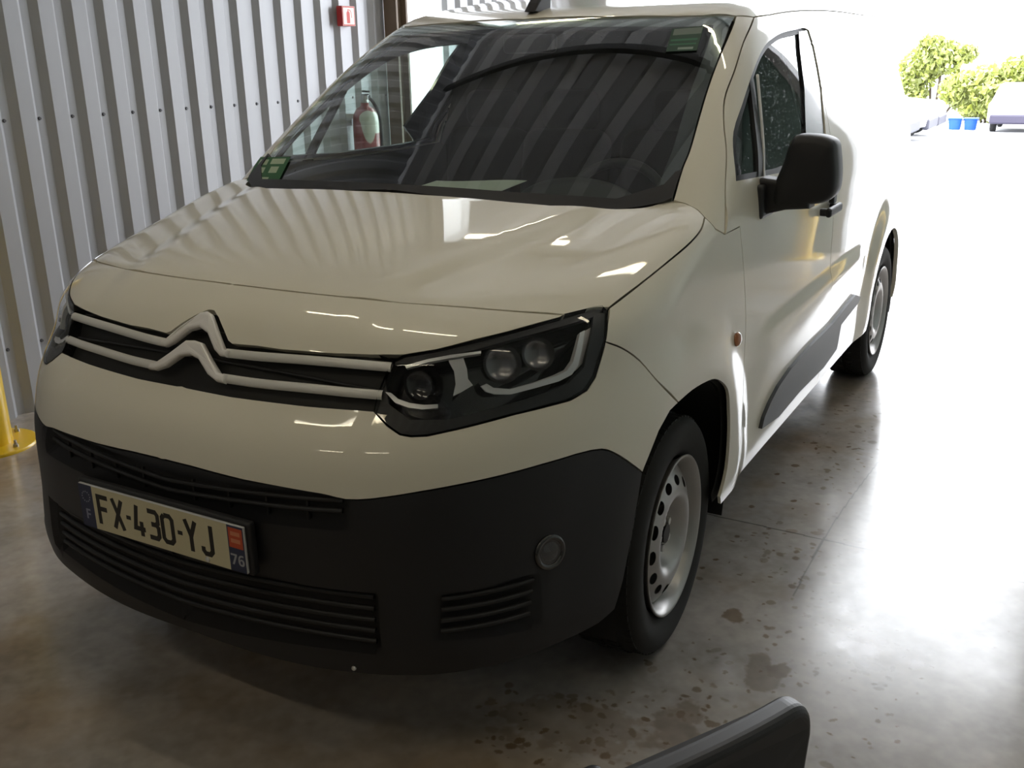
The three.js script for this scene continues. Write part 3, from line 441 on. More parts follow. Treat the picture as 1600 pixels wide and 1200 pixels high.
// cabin: dashboard, seats, wheel, bulkhead
{ const sh = new THREE.Shape([[.02, 1.14], [-.12, 1.165], [-.30, 1.15], [-.42, 1.11], [-.47, 1.02], [-.44, .80], [-.2, .62], [.02, .62]].map(p => new THREE.Vector2(...p)));
  const g = new THREE.ExtrudeGeometry(sh, { depth: 1.40, bevelEnabled: true, bevelThickness: .03, bevelSize: .015, bevelSegments: 3 }).rotateY(-Math.PI / 2).translate(.70, 0, 0); const P = g.attributes.position; for (let i = 0; i < P.count; i++) { const x = P.getX(i); P.setZ(i, P.getZ(i) - .34 * x * x); if (P.getY(i) > 1) P.setY(i, P.getY(i) - .03 * x * x); } g.computeVertexNormals();
  mesh('dashboard', g, M.dash, van);
  mesh('instrument_hood', new THREE.SphereGeometry(.2, 24, 12, 0, Math.PI * 2, 0, Math.PI / 2).scale(1, .42, .55).translate(.37, 1.13, -.40), M.dash, van);
  const sw = mesh('steering_wheel', [new THREE.TorusGeometry(.185, .016, 10, 40), rbox(.34, .03, .02, .01), rbox(.11, .09, .05, .02), rbox(.03, .17, .02, .01, 0, -.09, 0)].map(q => q.rotateX(-.45).translate(.37, 1.06, -.66)), M.dash, van);
  for (const x of [.37, -.10, -.45]) { const w = x > 0 ? .46 : .36, s = mesh('seat', [rbox(w, .16, .5, .06, x, .62, -.98, 4), rbox(w, .62, .14, .06, 0, .31, 0, 4).rotateX(-.2).translate(x, .68, -1.17)], M.cloth, van); mesh('headrest', rbox(.24, .15, .09, .045, x, 1.36, -1.31, 4), M.cloth, s); }
  mesh('bulkhead', [box(1.55, 1.0, .03, 0, .8, -1.46), new THREE.ExtrudeGeometry(new THREE.Shape([[-.80, 1.2], [.80, 1.2], [.70, 1.5], [.62, 1.68], [-.62, 1.68], [-.70, 1.5]].map(p => new THREE.Vector2(...p))), { depth: .03, bevelEnabled: false }).translate(0, 0, -1.475)], std([.016, .016, .017], .8), van);
  mesh('cab_floor', box(1.5, .04, 1.3, 0, .5, -.85), M.trim, van);
  mesh('rear_view_mirror', rbox(.2, .06, .03, .014, 0, 1.60, -.80), M.plastic, van);
}
// stickers behind the screen
function sticker(u0, v0, u1, v1, u2, v2, u3, v3, draw, w, h, label, name) { const C = [[u0, v0], [u1, v1], [u2, v2], [u3, v3]].map(p => { const q = at(cabF, ...p); return add(q, gradF(cabF, q), -.0035); }), pos = [], uv = [], idx = [], N = 6; for (let j = 0; j <= N; j++) for (let i = 0; i <= N; i++) { const s = i / N, t = j / N, a = add(C[0].map(c => c * (1 - s)), C[1], s), b = add(C[3].map(c => c * (1 - s)), C[2], s); let p = add(a.map(c => c * (1 - t)), b, t); const h2 = onFront(cabF, p[0], p[1]); p = add(h2, gradF(cabF, h2), .002); pos.push(...p); uv.push(s, 1 - t); if (i < N && j < N) { const k = j * (N + 1) + i; idx.push(k, k + N + 1, k + 1, k + 1, k + N + 1, k + N + 2); } }
  const g = new THREE.BufferGeometry(); g.setAttribute('position', new THREE.Float32BufferAttribute(pos, 3)); g.setAttribute('uv', new THREE.Float32BufferAttribute(uv, 2)); g.setIndex(idx); g.computeVertexNormals(); mesh(name, g, new THREE.MeshStandardMaterial({ map: canvasTex(w, h, draw), roughness: .6 }), van, label); }
sticker(408, 243, 456, 244, 436, 284, 386, 283, (x, w, h) => { x.fillStyle = '#1c5a2a'; x.fillRect(0, 0, w, h); x.fillStyle = '#a8b89a'; for (const [a, b, c, d] of [[14, 12, 40, 26], [66, 8, 50, 26], [22, 50, 34, 26], [76, 46, 30, 30], [14, 96, 74, 14]]) x.fillRect(a, b, c, d); }, 128, 120, 'green sticker with pale marks in the windscreen corner', 'screen_sticker');
sticker(1052, 44, 1102, 40, 1090, 78, 1042, 80, (x, w, h) => { x.fillStyle = '#17402e'; x.fillRect(0, 0, w, h); x.fillStyle = '#6d7a72'; x.fillRect(10, 4, w - 14, 34); x.fillStyle = '#2e6b4c'; x.fillRect(8, 60, w - 20, 10); x.fillRect(8, 84, w - 20, 8); x.fillStyle = '#84968a'; x.fillRect(50, 104, 70, 12); }, 140, 124, 'green and grey sticker at the top of the windscreen', 'screen_sticker');

{ // raindrops on the glass: far too many to count
  const r = rng(91), dg = new THREE.SphereGeometry(1, 8, 5, 0, Math.PI * 2, 0, Math.PI / 2), q = new THREE.Object3D(), up = new THREE.Vector3(0, 1, 0);
  const drops = (n, parent, pick, f, mirrorToo) => { const im = new THREE.InstancedMesh(dg, M.lens, n); im.name = 'raindrops'; im.userData.kind = 'stuff'; let k = 0; while (k < n) { const p = pick(); if (!p) continue; const nn = gradF(f, p), s = .0012 + .0028 * r() * r(); q.position.set(...p); q.quaternion.setFromUnitVectors(up, new THREE.Vector3(...nn)); q.scale.set(s, s * .55, s); q.updateMatrix(); im.setMatrixAt(k++, q.matrix); } parent.add(im); };
  drops(900, doors[0], () => { const y = 1.22 + .36 * r(), z = -.45 - 1.05 * r(); if (y > 1.24 + (-z - .45) * .62) return null; const p = onX(cabF, y, z); return add(p, gradF(cabF, p), -.011); }, cabF);
  drops(700, van, () => { const x = (r() - .5) * 1.25, y = 1.56 + .10 * Math.sqrt(r()); const p = onFront(cabF, x, y); return add(p, gradF(cabF, p), -.0015); }, cabF);
}
// ---------------------------------------------------------------- the shed
const XL = -2.52, XR = 3.4, ZD = -6.2, ZF = 10.5, HC = 4.6;
{ // concrete floor: trowelled mottling, rusty tinges, wet prints, saw-cut joints (texture spans 8 m, then mirrors)
  const N = 2048, S = 8, X0 = -3.4, Z0 = 3.2; // texel -> x = X0 + u*S, z = Z0 - v*S
  const col = new Uint8Array(N * N * 4), rough = new Uint8Array(N * N * 4), wet = new Float32Array(N * N), r = rng(11);
  const blot = (x, z, a, b, rot, s, seed) => { const R = Math.max(a, b) * 1.5, i0 = Math.floor((x - R - X0) / S * N), i1 = Math.ceil((x + R - X0) / S * N), j0 = Math.floor((Z0 - z - R) / S * N), j1 = Math.ceil((Z0 - z + R) / S * N);
    for (let j = Math.max(0, j0); j < Math.min(N, j1); j++) for (let i = Math.max(0, i0); i < Math.min(N, i1); i++) { const dx = X0 + i / N * S - x, dz = Z0 - j / N * S - z, p = (dx * Math.cos(rot) + dz * Math.sin(rot)) / a, q = (-dx * Math.sin(rot) + dz * Math.cos(rot)) / b, d = Math.sqrt(p * p + q * q) + (fbm(i * .11, j * .11, seed) - .47) * 1.5; if (d < 1) wet[j * N + i] = Math.max(wet[j * N + i], s * Math.min(1, (1 - d) * 5)); } };
  const lines = []; for (const [x0, z0, x1, z1, n, sp] of [[1.0, -2.5, .92, -.45, 150, .15], [1.0, -.75, 1.35, -.1, 110, .18], [.85, .25, 1.25, -.1, 60, .16], [1.25, -.35, 1.5, .25, 50, .15], [1.1, .2, 1.3, .5, 60, .14], [.62, .55, .95, .38, 110, .13], [1.55, -.5, 1.75, -.3, 9, .1], [1.45, -1.9, 1.3, -1.3, 10, .12]]) for (let k = 0; k < n; k++) { const t = r(), x = x0 + (x1 - x0) * t + (r() - .5) * 2 * sp, z = z0 + (z1 - z0) * t + (r() - .5) * 2 * sp, s = .005 + .017 * r() * r(); blot(x, z, s, s * (.35 + .6 * r()), r() * 3, .35 + .6 * r(), k + 3); }
  for (const [x, z, a, b, s] of [[1.12, .03, .09, .05, .55], [1.33, -.20, .05, .035, .9], [.98, -.2, .06, .035, .8], [.80, .46, .22, .10, .40], [1.16, .0, .05, .03, .7], [1.36, -.14, .04, .02, .8], [1.0, .34, .10, .07, .5]]) blot(x, z, a, b, r() * 3, s, 77);
  for (let j = 0; j < N; j++) for (let i = 0; i < N; i++) {
    const x = X0 + i / N * S, z = Z0 - j / N * S, k = (j * N + i) * 4; let v = .82 + .42 * (fbm(x * 1.7, z * 1.7, 5) - .47) + .42 * (fbm(x * 7, z * 7, 9) - .47) + .30 * (fbm(x * 38, z * 38, 13, 3) - .44);
    const rust = Math.max(0, fbm(x * 1.3 + 7, z * 1.3, 21) - .44) * 2.2 + Math.max(0, fbm(x * 5, z * 5, 31) - .5) * 1.2; let R = .465 * v, G = .43 * v, B = .405 * v; R *= 1 - rust * .25; G *= 1 - rust * .42; B *= 1 - rust * .62;
    const w = wet[j * N + i]; R *= 1 - .56 * w; G *= 1 - .66 * w; B *= 1 - .76 * w;
    const jt = Math.abs(z + .815 + .01 * Math.sin(x * 3)) < .004 || Math.abs(x - 1.12 - .03 * Math.sin(z * 2.1)) < .0022 && z < -.4 && z > -2.6; if (jt) { R *= .45; G *= .45; B *= .45; }
    const e = c => Math.round(255 * Math.min(1, c <= .0031308 ? 12.92 * c : 1.055 * Math.pow(c, 1 / 2.4) - .055)); col[k] = e(R); col[k + 1] = e(G); col[k + 2] = e(B); col[k + 3] = 255;
    const ro = .18 + .15 * (fbm(x * 3, z * 3, 41) - .4) + .1 * (fbm(x * 25, z * 25, 51, 2) - .4) - .05 * w; rough[k] = rough[k + 1] = rough[k + 2] = Math.round(255 * Math.min(1, Math.max(.06, ro))); rough[k + 3] = 255;
  }
  const mk = (d, srgb) => { const t = new THREE.DataTexture(d, N, N, THREE.RGBAFormat); t.wrapS = t.wrapT = THREE.MirroredRepeatWrapping; t.magFilter = THREE.LinearFilter; if (srgb) t.colorSpace = THREE.SRGBColorSpace; t.needsUpdate = true; return t; };
  const g = box(XR - XL + .6, .2, ZF - ZD + .2, (XR + XL) / 2, -.1, (ZF + ZD) / 2), P = g.attributes.position, U = g.attributes.uv; for (let i = 0; i < P.count; i++) U.setXY(i, (P.getX(i) - X0) / S, (Z0 - P.getZ(i)) / S);
  const f = mesh('floor', g, new THREE.MeshStandardMaterial({ map: mk(col, true), roughnessMap: mk(rough, false), roughness: 1 }), scene); f.userData.kind = 'structure';
}
const ribMat = std([.45, .45, .45], .6, .1), sheetMat = std([.40, .41, .435], .42, .2), sheetDark = std([.20, .21, .21], .6, .1), roofMat = std([.78, .78, .78], .6, .1);
// trapezoidal sheet: points along s with depth d, pulled along the third axis
const PER = .1769, prof = [[.018, 0], [-.018, .026], [-.0915, .026], [-.119, 0]];   // s offsets from the near face centre, depth towards the room
function sheet(n, s0, h, y0) { // along -z from s0, n ribs, facing +x
  const S = []; for (let k = 0; k < n; k++) for (const [s, d] of prof) S.push([s0 - k * PER + s, d]); S.push([s0 - n * PER + .018, 0]);
  const pos = [], nor = [], idx = []; for (let i = 0; i < S.length - 1; i++) { const [a, d] = S[i], [b, e] = S[i + 1], l = Math.hypot(b - a, e - d), nx = -(b - a) / l, nz = (e - d) / l, k = pos.length / 3; for (const [s, q, y] of [[a, d, y0], [b, e, y0], [b, e, y0 + h], [a, d, y0 + h]]) { pos.push(q, y, s); nor.push(nx, 0, nz); } idx.push(k, k + 1, k + 2, k, k + 2, k + 3); }
  const g = new THREE.BufferGeometry(); g.setAttribute('position', new THREE.Float32BufferAttribute(pos, 3)); g.setAttribute('normal', new THREE.Float32BufferAttribute(nor, 3)); g.setIndex(idx); return g;
}
{
  const w = struct('wall_left'); const z0 = -.772, G6 = sheet(6, 0, HC, 0), n6 = 6 * PER, start = z0 + 10 * n6 + 0 * PER;
  const skip0 = -3.44, skip1 = -4.2;
  for (let k = 0; k < 16; k++) { const s = start - k * n6; if (s - n6 > -3.45 || s < -4.3) { const m = mesh('cladding_sheet', G6, sheetMat, w); m.position.set(XL + (k % 2) * .0012, 0, s); } }
  // the sheet run with the daylight strip: fill the ribs on both sides of it
  const k0 = Math.floor((start + 3.45) / n6), s = start - k0 * n6; const nb = Math.round((s + 3.44) / PER); if (nb > 0) { const m = mesh('cladding_sheet', sheet(nb, 0, HC, 0), sheetMat, w); m.position.set(XL, 0, s); }
  const ns = 4; const m2 = mesh('daylight_sheet', sheet(ns, 0, HC, 0), phy([.85, .87, .86], .9, { transmission: .55, thickness: 0 }), w, 'bright translucent daylight strip'); m2.position.set(XL, 0, s - nb * PER);
  let e = s - (nb + ns) * PER, next = start - Math.ceil((start - e) / n6 - 1e-6) * n6; const nf = Math.round((e - next) / PER); if (nf > 0) { const m = mesh('cladding_sheet', sheet(nf, 0, HC, 0), sheetMat, w); m.position.set(XL, 0, e); }
  const sa = s - nb * PER, sb = e;
  mesh('outer_skin', [box(.06, HC, ZF - sa + .1, XL - .06, HC / 2, (ZF + sa) / 2), box(.06, HC, sb - ZD + .05, XL - .06, HC / 2, (sb + ZD) / 2)], sheetDark, w);
  const scr = []; for (let k = -8; k < 22; k++) for (const y of [.32, 1.33, 2.34]) { const z = -.723 - .1769 * k; if (z < sa && z > sb) continue; scr.push(new THREE.CylinderGeometry(.006, .009, .008, 8).rotateZ(-Math.PI / 2).translate(XL + .006, y, z)); }
  mesh('screw', scr, std([.12, .12, .13], .5, .5), w, undefined, 'stuff');
  const col = struct('trim_1'); mesh('column', [box(.10, HC, .02, XL + .085, HC / 2, -3.375), box(.10, HC, .02, XL + .085, HC / 2, -3.485), box(.012, HC, .10, XL + .085, HC / 2, -3.43)], std([.16, .12, .085], .6, .1), col, 'brown steel column');
}
{ // other walls, ceiling
  const r = struct('wall_right'); mesh('panel', box(.12, HC, ZF - ZD, XR + .06, HC / 2, (ZF + ZD) / 2), std([.34, .38, .36], .6), r);
  const f = struct('wall_front'); mesh('panel', box(XR - XL + .4, HC, .12, (XR + XL) / 2, HC / 2, ZF + .06), std([.32, .33, .32], .6), f);
  for (let x = XL + .3; x < XR; x += .6) mesh('rib', rbox(.10, HC, .05, .01, x, HC / 2, ZF - .02), std([.22, .22, .22], .6), f);
  const b = struct('wall_back'); const DX0 = -2.25, DX1 = 1.85, DH = 4.0;
  mesh('panel', [box(DX0 - XL + .1, HC, .14, (DX0 + XL - .1) / 2, HC / 2, ZD), box(XR - DX1 + .1, HC, .14, (DX1 + XR + .1) / 2, HC / 2, ZD), box(DX1 - DX0, HC - DH, .14, (DX0 + DX1) / 2, (HC + DH) / 2, ZD)], std([.15, .22, .20], .55), b);
  mesh('door_jamb', [rbox(.08, DH, .2, .01, DX1 - .03, DH / 2, ZD), rbox(.08, DH, .2, .01, DX0 + .03, DH / 2, ZD)], std([.3, .3, .3], .5), b);
  const c = struct('ceiling'); mesh('deck', box(XR - XL + .3, .1, ZF - ZD + .2, (XR + XL) / 2, HC + .1, (ZF + ZD) / 2), roofMat, c);
  const rg = new THREE.ExtrudeGeometry(new THREE.Shape([[-.14, 0], [-.10, -.05], [.10, -.05], [.14, 0]].map(p => new THREE.Vector2(...p))), { depth: ZF - ZD, bevelEnabled: false });
  for (let x = XL + .2; x < XR; x += .46) { const m = mesh('roof_rib', rg, ribMat, c); m.position.set(x, HC + .05, ZD); }
  for (let z = ZD + 1; z < ZF; z += 1.6) mesh('purlin', rbox(XR - XL, .12, .06, .005, (XR + XL) / 2, HC - .05, z), std([.14, .14, .14], .6), c);
}
// ceiling lamps: glowing tube plus an area light of the same size just below it
const lampGlow = new THREE.MeshStandardMaterial({ color: 0x222222, emissive: new THREE.Color(1, .92, .74), emissiveIntensity: 13 });
function lamp(x, z, L, w = .11, label) {
  const t = thing('ceiling_lamp', label, 'lamp', [x, HC - .3, z], 0);
  mesh('housing', [rbox(L, .05, w, .01), box(.012, .26, .012, -L * .35, .14, 0), box(.012, .26, .012, L * .35, .14, 0)], std([.6, .6, .58], .5), t);
  mesh('tube', rbox(L - .04, .03, w * .7, .012, 0, -.035, 0, 3), lampGlow, t);
  const a = new THREE.RectAreaLight(new THREE.Color(1, .83, .52), LAMP, L - .04, w * .7); a.position.set(0, -.056, 0); a.rotation.x = -Math.PI / 2; t.add(a);
}
[[-1.32, .65, 1.1, 'first'], [-.08, .60, 1.1, 'second'], [-1.60, -3.5, 1.1, 'third'], [.9, -2.4, 1.1, 'fourth'], [-1.2, 3.7, 1.4, 'fifth'], [.8, 3.7, 1.4, 'sixth'], [-1.2, 7.0, 1.4, 'seventh'], [1.4, 7.0, 1.4, 'eighth'], [2.6, -1.0, 1.0, 'ninth'], [2.7, 1.6, 1.0, 'tenth']].forEach(([x, z, L], i) => lamp(x, z, L, .11, [
  'ceiling lamp above the bonnet, nearer the corrugated wall', 'ceiling lamp above the bonnet, nearer the middle of the shed', 'ceiling lamp near the open doorway beside the corrugated wall', 'ceiling lamp above the van roof on the open side', 'ceiling lamp ahead of the van, nearer the corrugated wall', 'ceiling lamp ahead of the van, nearer the right wall', 'ceiling lamp near the front wall, on the corrugated wall side', 'ceiling lamp near the front wall, on the right wall side', 'ceiling lamp along the right wall, nearer the doorway', 'ceiling lamp along the right wall, farther from the doorway'][i]));

// ---------------------------------------------------------------- things in the shed
const yellow = phy([.72, .47, .012], .35, { clearcoat: .4, clearcoatRoughness: .2 });
function bollard(x, z, label) {
  const t = thing('bollard', label, 'bollard', [x, 0, z]);
  mesh('post', new THREE.LatheGeometry([[0, 1.35], [.05, 1.345], [.08, 1.325], [.09, 1.30], [.09, .01], [.09, 0]].reverse().map(p => new THREE.Vector2(...p)), 40), yellow, t);
  mesh('base_plate', new THREE.LatheGeometry([[.088, .014], [.18, .014], [.187, .010], [.188, 0]].reverse().map(p => new THREE.Vector2(...p)), 48), yellow, t);
  for (let k = 0; k < 4; k++) { const a = -.15 + k * Math.PI / 2; mesh('anchor_bolt', [new THREE.CylinderGeometry(.012, .012, .012, 6).translate(.145 * Math.cos(a), .02, .145 * Math.sin(a)), new THREE.CylinderGeometry(.006, .006, .03, 8).translate(.145 * Math.cos(a), .028, .145 * Math.sin(a))], M.steel, t); }
}
bollard(-2.275, -.06, 'yellow steel bollard standing at the foot of the corrugated wall');
bollard(2.05, -5.85, 'yellow bollard at the right side of the open doorway');
{ // fire extinguisher on the wall, sign above
  const t = thing('fire_extinguisher', 'red fire extinguisher hanging on the corrugated wall, seen through the van windows', 'fire extinguisher', [-2.375, .88, -2.96], .9);
  const lab = canvasTex(256, 256, (x, w, h) => { x.fillStyle = '#8a1512'; x.fillRect(0, 0, w, h); x.fillStyle = '#cfd0c4'; x.fillRect(118, 100, 90, 50); x.beginPath(); x.arc(128, 125, 32, 0, 7); x.fill(); x.beginPath(); x.moveTo(100, 200); x.lineTo(190, 165); x.lineTo(190, 200); x.lineTo(100, 236); x.fill(); });
  lab.wrapS = THREE.RepeatWrapping; lab.offset.x = .5;
  mesh('cylinder', new THREE.LatheGeometry([[0, 0], [.07, .002], [.082, .02], [.084, .05], [.084, .30], [.078, .345], [.055, .385], [.028, .40], [.026, .42], [0, .42]].map(p => new THREE.Vector2(...p)), 40), new THREE.MeshPhysicalMaterial({ map: lab, roughness: .3, clearcoat: .6 }), t);
  mesh('valve', [new THREE.CylinderGeometry(.022, .026, .05, 16).translate(0, .44, 0), rbox(.03, .03, .05, .006, 0, .455, .015)], M.steel, t);
  mesh('handle', [rbox(.022, .012, .13, .005, 0, .49, .045), rbox(.022, .01, .12, .005, 0, .468, .045).rotateX(-.05)], M.plastic, t);
  mesh('hose', tube([[0, .45, -.02], [.05, .44, -.05], [.095, .36, -.04], [.098, .2, 0], [.095, .08, .01]], .011, 30), M.rubber, t);
  mesh('bracket', [box(.02, .05, .14, -.05, .3, -.03), rbox(.09, .03, .02, .004, -.08, .34, -.02)], M.steel, t);
  const s = thing('fire_sign', 'small red and white extinguisher sign high on the corrugated wall', 'sign', [-2.487, 1.82, -2.94], 0);
  mesh('board', rbox(.045, .118, .125, .004, .022, 0, 0), std([.50, .03, .03], .5), s, 'red sign body');
  mesh('sign_face', new THREE.PlaneGeometry(.122, .115).rotateY(Math.PI / 2).translate(.0452, 0, 0), new THREE.MeshStandardMaterial({ roughness: .6, map: canvasTex(256, 240, (x, w, h) => { x.fillStyle = '#efe9e6'; x.fillRect(0, 0, w, h); x.strokeStyle = '#d0524c'; x.lineWidth = 14; x.strokeRect(10, 10, w - 20, h - 20); x.fillStyle = '#d0524c'; x.fillRect(84, 92, 66, 116); x.beginPath(); x.arc(117, 92, 33, Math.PI, 0); x.fill(); x.fillRect(108, 38, 18, 26); x.lineWidth = 10; x.beginPath(); x.moveTo(120, 44); x.quadraticCurveTo(190, 40, 186, 140); x.stroke(); }) }), s, 'white face with red border and pictogram');
}
{ // chair whose back pokes into the bottom of the view
  const cx = 1.40, cz = 1.47, dir = Math.atan2(.5, .86); // normal of the back
  const t = thing('chair', 'black plastic chair whose backrest top shows at the bottom edge', 'chair', [cx, 0, cz], -dir + Math.PI / 2);
  const sh = new THREE.Shape(); sh.moveTo(-.17, .52); sh.lineTo(-.205, .80); sh.quadraticCurveTo(-.205, .846, -.165, .849); sh.quadraticCurveTo(0, .860, .165, .849); sh.quadraticCurveTo(.205, .846, .205, .80); sh.lineTo(.17, .52); sh.lineTo(-.17, .52);
  const g = new THREE.ExtrudeGeometry(sh, { depth: .012, bevelEnabled: true, bevelThickness: .012, bevelSize: .010, bevelOffset: -.010, bevelSegments: 4, curveSegments: 12 }); const P = g.attributes.position; for (let i = 0; i < P.count; i++) P.setZ(i, P.getZ(i) - .5 * P.getX(i) * P.getX(i)); g.computeVertexNormals();
  mesh('backrest', g, std([.022, .022, .025], .45), t);
  mesh('seat', rbox(.42, .05, .42, .022, 0, .44, -.23, 4), std([.022, .022, .025], .5), t);
  for (const [x, z] of [[-.17, -.40], [.17, -.40]]) mesh('leg', tube([[x, .43, z], [x * 1.08, 0.008, z - .02]], .012, 6, 10), M.steel, t);
  for (const x of [-.16, .16]) mesh('leg', tube([[x, .62, .004], [x, .44, -.03], [x * 1.1, .008, .04]], .012, 12, 10), M.steel, t);
}
{ // papers on the dashboard
  const paper = std([.50, .52, .46], .8), g = new THREE.PlaneGeometry(.30, .21, 10, 4).rotateX(-Math.PI / 2); const P = g.attributes.position; for (let i = 0; i < P.count; i++) P.setY(i, .004 + .004 * Math.sin(P.getX(i) * 14));
  const p = mesh('paper_sheet', [g, g.clone().translate(0, -.001, 0)], paper, scene); p.position.set(.10, 1.196, -.22); p.rotation.set(0.02, .15, 0); tag(p, 'pale sheet of paper lying on the dashboard', 'paper');
}
// ---------------------------------------------------------------- outside: ground falling away, parked cars, bins, bushes
const SL = .0327, gy = z => Math.min(0, (z - ZD) * SL);
{ const g = new THREE.PlaneGeometry(90, 110, 1, 1).rotateX(-Math.PI / 2), P = g.attributes.position; for (let i = 0; i < P.count; i++) { const z = P.getZ(i) - 55 + ZD - .1; P.setXYZ(i, P.getX(i), gy(z) - .01, z); } g.computeVertexNormals();
  const m = mesh('ground', g, std([.34, .34, .35], .75), scene); m.userData.kind = 'structure'; }
function car(name, label, category, x, z, ry, paintC, lowC, hatch) {
  const t = thing(name, label, category, [x, gy(z), z], ry); t.rotation.order = 'YXZ';
  const paint = phy(paintC, .3, { clearcoat: 1 }), lowM = std(lowC, .5);
  const side = new THREE.Shape(); side.moveTo(-2.0, .38); side.lineTo(-2.05, .62); side.quadraticCurveTo(-2.04, .86, -1.9, .92); side.lineTo(-1.0, 1.0); side.lineTo(-.35, 1.36); side.quadraticCurveTo(.2, 1.47, 1.0, 1.42); side.quadraticCurveTo(1.55, 1.36, 1.82, 1.05); side.lineTo(2.0, .95); side.quadraticCurveTo(2.06, .8, 2.04, .6); side.lineTo(2.0, .38);
  for (const c of [1.28, -1.25]) { side.lineTo(c + .36, .30); side.absarc(c, .32, .36, 0, Math.PI, false); }
  side.lineTo(-2.0, .38);
  const bg = new THREE.ExtrudeGeometry(side, { depth: 1.56, bevelEnabled: true, bevelThickness: .1, bevelSize: .05, bevelOffset: -.05, bevelSegments: 3, curveSegments: 10 }).translate(0, 0, -.78); const P = bg.attributes.position; for (let i = 0; i < P.count; i++) if (P.getY(i) > .95) P.setZ(i, P.getZ(i) * (1 - (P.getY(i) - .95) * .32)); bg.computeVertexNormals(); mesh('body', bg, paint, t);
  const gl = phy([.02, .022, .025], .06, { clearcoat: 1 });
  for (const s of [-1, 1]) { const w = new THREE.Shape([[-.85, 1.0], [-.30, 1.32], [.3, 1.385], [.95, 1.345], [1.35, 1.08], [1.3, 1.0]].map(p => new THREE.Vector2(...p))); const g = new THREE.ShapeGeometry(w), q = g.attributes.position; for (let i = 0; i < q.count; i++) q.setZ(i, .885 * (1 - (q.getY(i) - .95) * .32)); g.computeVertexNormals(); const o = s > 0 ? g : (() => { const m = clean(g).clone(); const pp = m.attributes.position; for (let i = 0; i < pp.count; i++) pp.setZ(i, -pp.getZ(i)); return m; })(); mesh('side_window', o, gl, t); }
  const quad = (a, b, w0, w1, n) => { const g = new THREE.BufferGeometry(); g.setAttribute('position', new THREE.Float32BufferAttribute([a[0], a[1], -w0, a[0], a[1], w0, b[0], b[1], w1, b[0], b[1], -w1], 3)); g.setIndex([0, 1, 2, 0, 2, 3]); g.computeVertexNormals(); mesh(n, g, gl, t); };
  quad([-.98, 1.025], [-.40, 1.345], .70, .62, 'windscreen'); quad([1.62, 1.31], [1.86, 1.05], .58, .66, 'rear_window');
  mesh('bumper', [rbox(.16, .28, 1.62, .06, 2.0, .46, 0), rbox(.16, .28, 1.62, .06, -2.0, .44, 0), rbox(2.0, .12, 1.70, .04, 0, .32, 0)], lowM, t, 'dark lower bumper');
  for (const s of [-1, 1]) { mesh('tail_lamp', rbox(.06, .22, .16, .02, 2.02, .84, s * .66), M.red, t); mesh('headlamp', rbox(.10, .14, .30, .03, -1.99, .72, s * .6), M.silver, t); }
  for (const c of [1.28, -1.25]) for (const s of [-1, 1]) { const w = new THREE.Group(); w.name = 'wheel'; w.position.set(c, .31, s * .74); t.add(w); mesh('tyre', new THREE.TorusGeometry(.245, .075, 10, 28).scale(1, 1, 1.15), M.rubber, w); mesh('rim', new THREE.CylinderGeometry(.19, .19, .10, 24).rotateX(Math.PI / 2), M.silver, w); }
  mesh('plate', box(.012, .11, .5, 2.085, .62, 0), std([.6, .6, .55], .5), t);
  return t;
}
const W = [.72, .73, .75], D = [.03, .03, .045];
car('parked_car', 'grey hatchback parked with its back to the shed beyond the yard', 'car', -.30, -33.8, Math.PI / 2 , [.55, .56, .62], [.035, .03, .055]);
car('parked_car', 'white car in the yard row, nearest the shed', 'car', -3.95, -22.6, Math.PI, W, D);
car('parked_car', 'white car in the yard row, second from the shed', 'car', -3.95, -25.6, Math.PI, W, D);
car('parked_car', 'white car in the yard row, third from the shed', 'car', -4.1, -28.6, Math.PI, W, D);
for (const [x, l] of [[-2.20, 'blue plastic crate beyond the row of white cars, left one of two'], [-1.74, 'blue plastic crate beyond the row of white cars, right one of two']]) { const z = -33.2, t = thing('plastic_crate', l, 'crate', [x, gy(z), z]), bl = std([.01, .08, .62], .5); mesh('tub', new THREE.CylinderGeometry(.26, .22, .34, 4, 1).rotateY(Math.PI / 4).translate(0, .18, 0), bl, t); mesh('rim', rbox(.42, .04, .42, .015, 0, .35, 0), bl, t); for (const s of [-1, 1]) mesh('handle', rbox(.03, .03, .16, .01, s * .215, .30, 0), bl, t); }
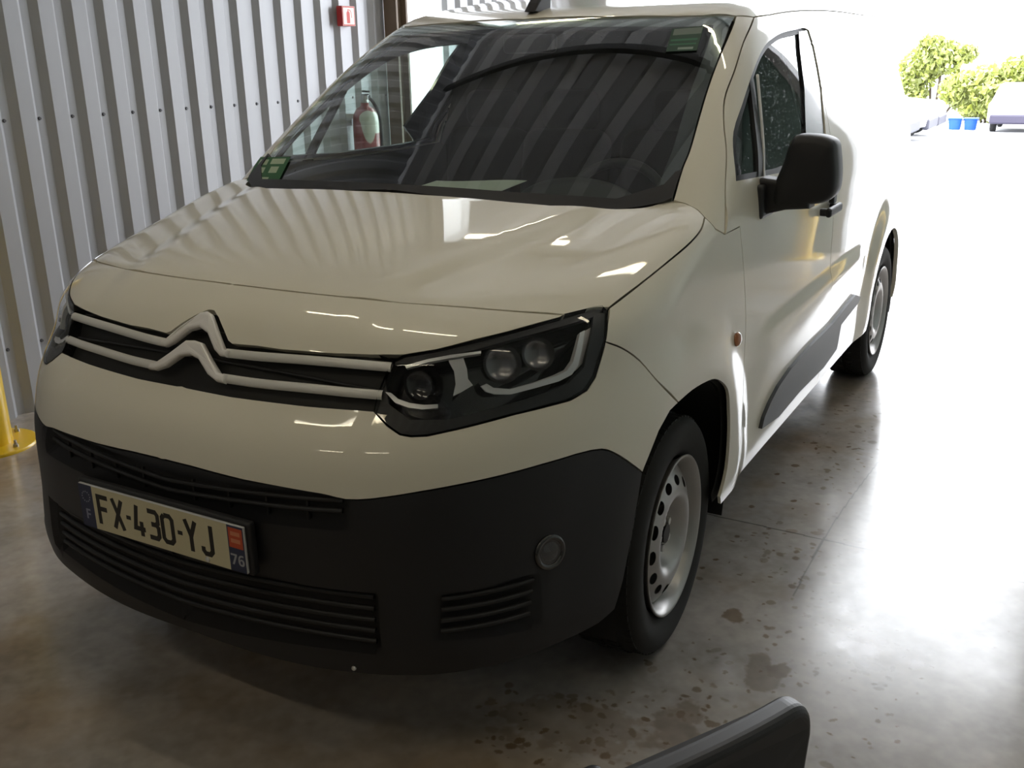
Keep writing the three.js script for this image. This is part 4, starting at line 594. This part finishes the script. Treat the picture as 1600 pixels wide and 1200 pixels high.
function bush(name, label, x, z, blobs, n, leafC, seed) {
  const t = thing(name, label, 'bush', [x, gy(z), z]), r = rng(seed), leaf = new THREE.PlaneGeometry(.15, .10); leaf.rotateX(-.5);
  const im = new THREE.InstancedMesh(leaf, phy([1, 1, 1], .7, { transmission: .3, thickness: 0 }), n); im.name = 'foliage'; im.userData.kind = 'stuff'; im.castShadow = im.receiveShadow = true; const q = new THREE.Object3D(), c = new THREE.Color();
  for (let i = 0; i < n; i++) { const b = blobs[Math.floor(r() * blobs.length)], a = r() * 6.283, u = r() * 2 - 1, k = Math.pow(r(), .35), s = Math.sqrt(1 - u * u); q.position.set(b[0] + b[3] * k * s * Math.cos(a), b[1] + b[4] * k * u, b[2] + b[3] * k * s * Math.sin(a)); q.rotation.set(r() * 3, r() * 6, r() * 3); q.scale.setScalar(.7 + r() * .9); q.updateMatrix(); im.setMatrixAt(i, q.matrix); const v = .6 + .8 * r(); im.setColorAt(i, c.setRGB(leafC[0] * v, leafC[1] * v, leafC[2] * v * (.6 + .8 * r()))); }
  t.add(im); const tr = []; for (const b of blobs) tr.push(tube([[b[0] * .3, 0, b[2] * .3], [b[0] * .7, b[1] * .5, b[2] * .7], [b[0], b[1], b[2]]], .05, 8, 6)); mesh('stem', tr, std([.08, .06, .04], .9), t);
}
bush('tall_bush', 'tall loose bush behind the white cars, left of the lower hedge bush', -4.3, -44, [[-.7, 2.0, 0, .9, .9], [.2, 2.5, .3, .85, .7], [-.9, 1.0, .2, .7, .7], [.9, 2.6, 0, .6, .35], [-.3, 2.9, 0, .6, .5], [1.0, 1.2, 0, .8, .8]], 5200, [.33, .37, .10], 5);
bush('hedge_bush', 'broad low bush behind the blue crates', -2.0, -41, [[-1.0, 1.2, 0, .8, .6], [0, 1.3, .2, .9, .9], [.9, 1.6, 0, .9, .8], [.5, .6, .2, .8, .6], [-.4, .6, 0, .6, .5]], 5200, [.36, .40, .11], 6);
bush('hedge_bush', 'broad bush behind the grey hatchback', .4, -40.5, [[-.8, 1.9, 0, .9, .7], [.2, 2.0, .2, .9, .8], [1.2, 2.2, 0, 1.0, .8], [0, 1.0, 0, 1.1, .9], [1.3, .9, 0, 1.0, .9]], 5200, [.34, .38, .10], 7);
renderer.render(scene, camera);
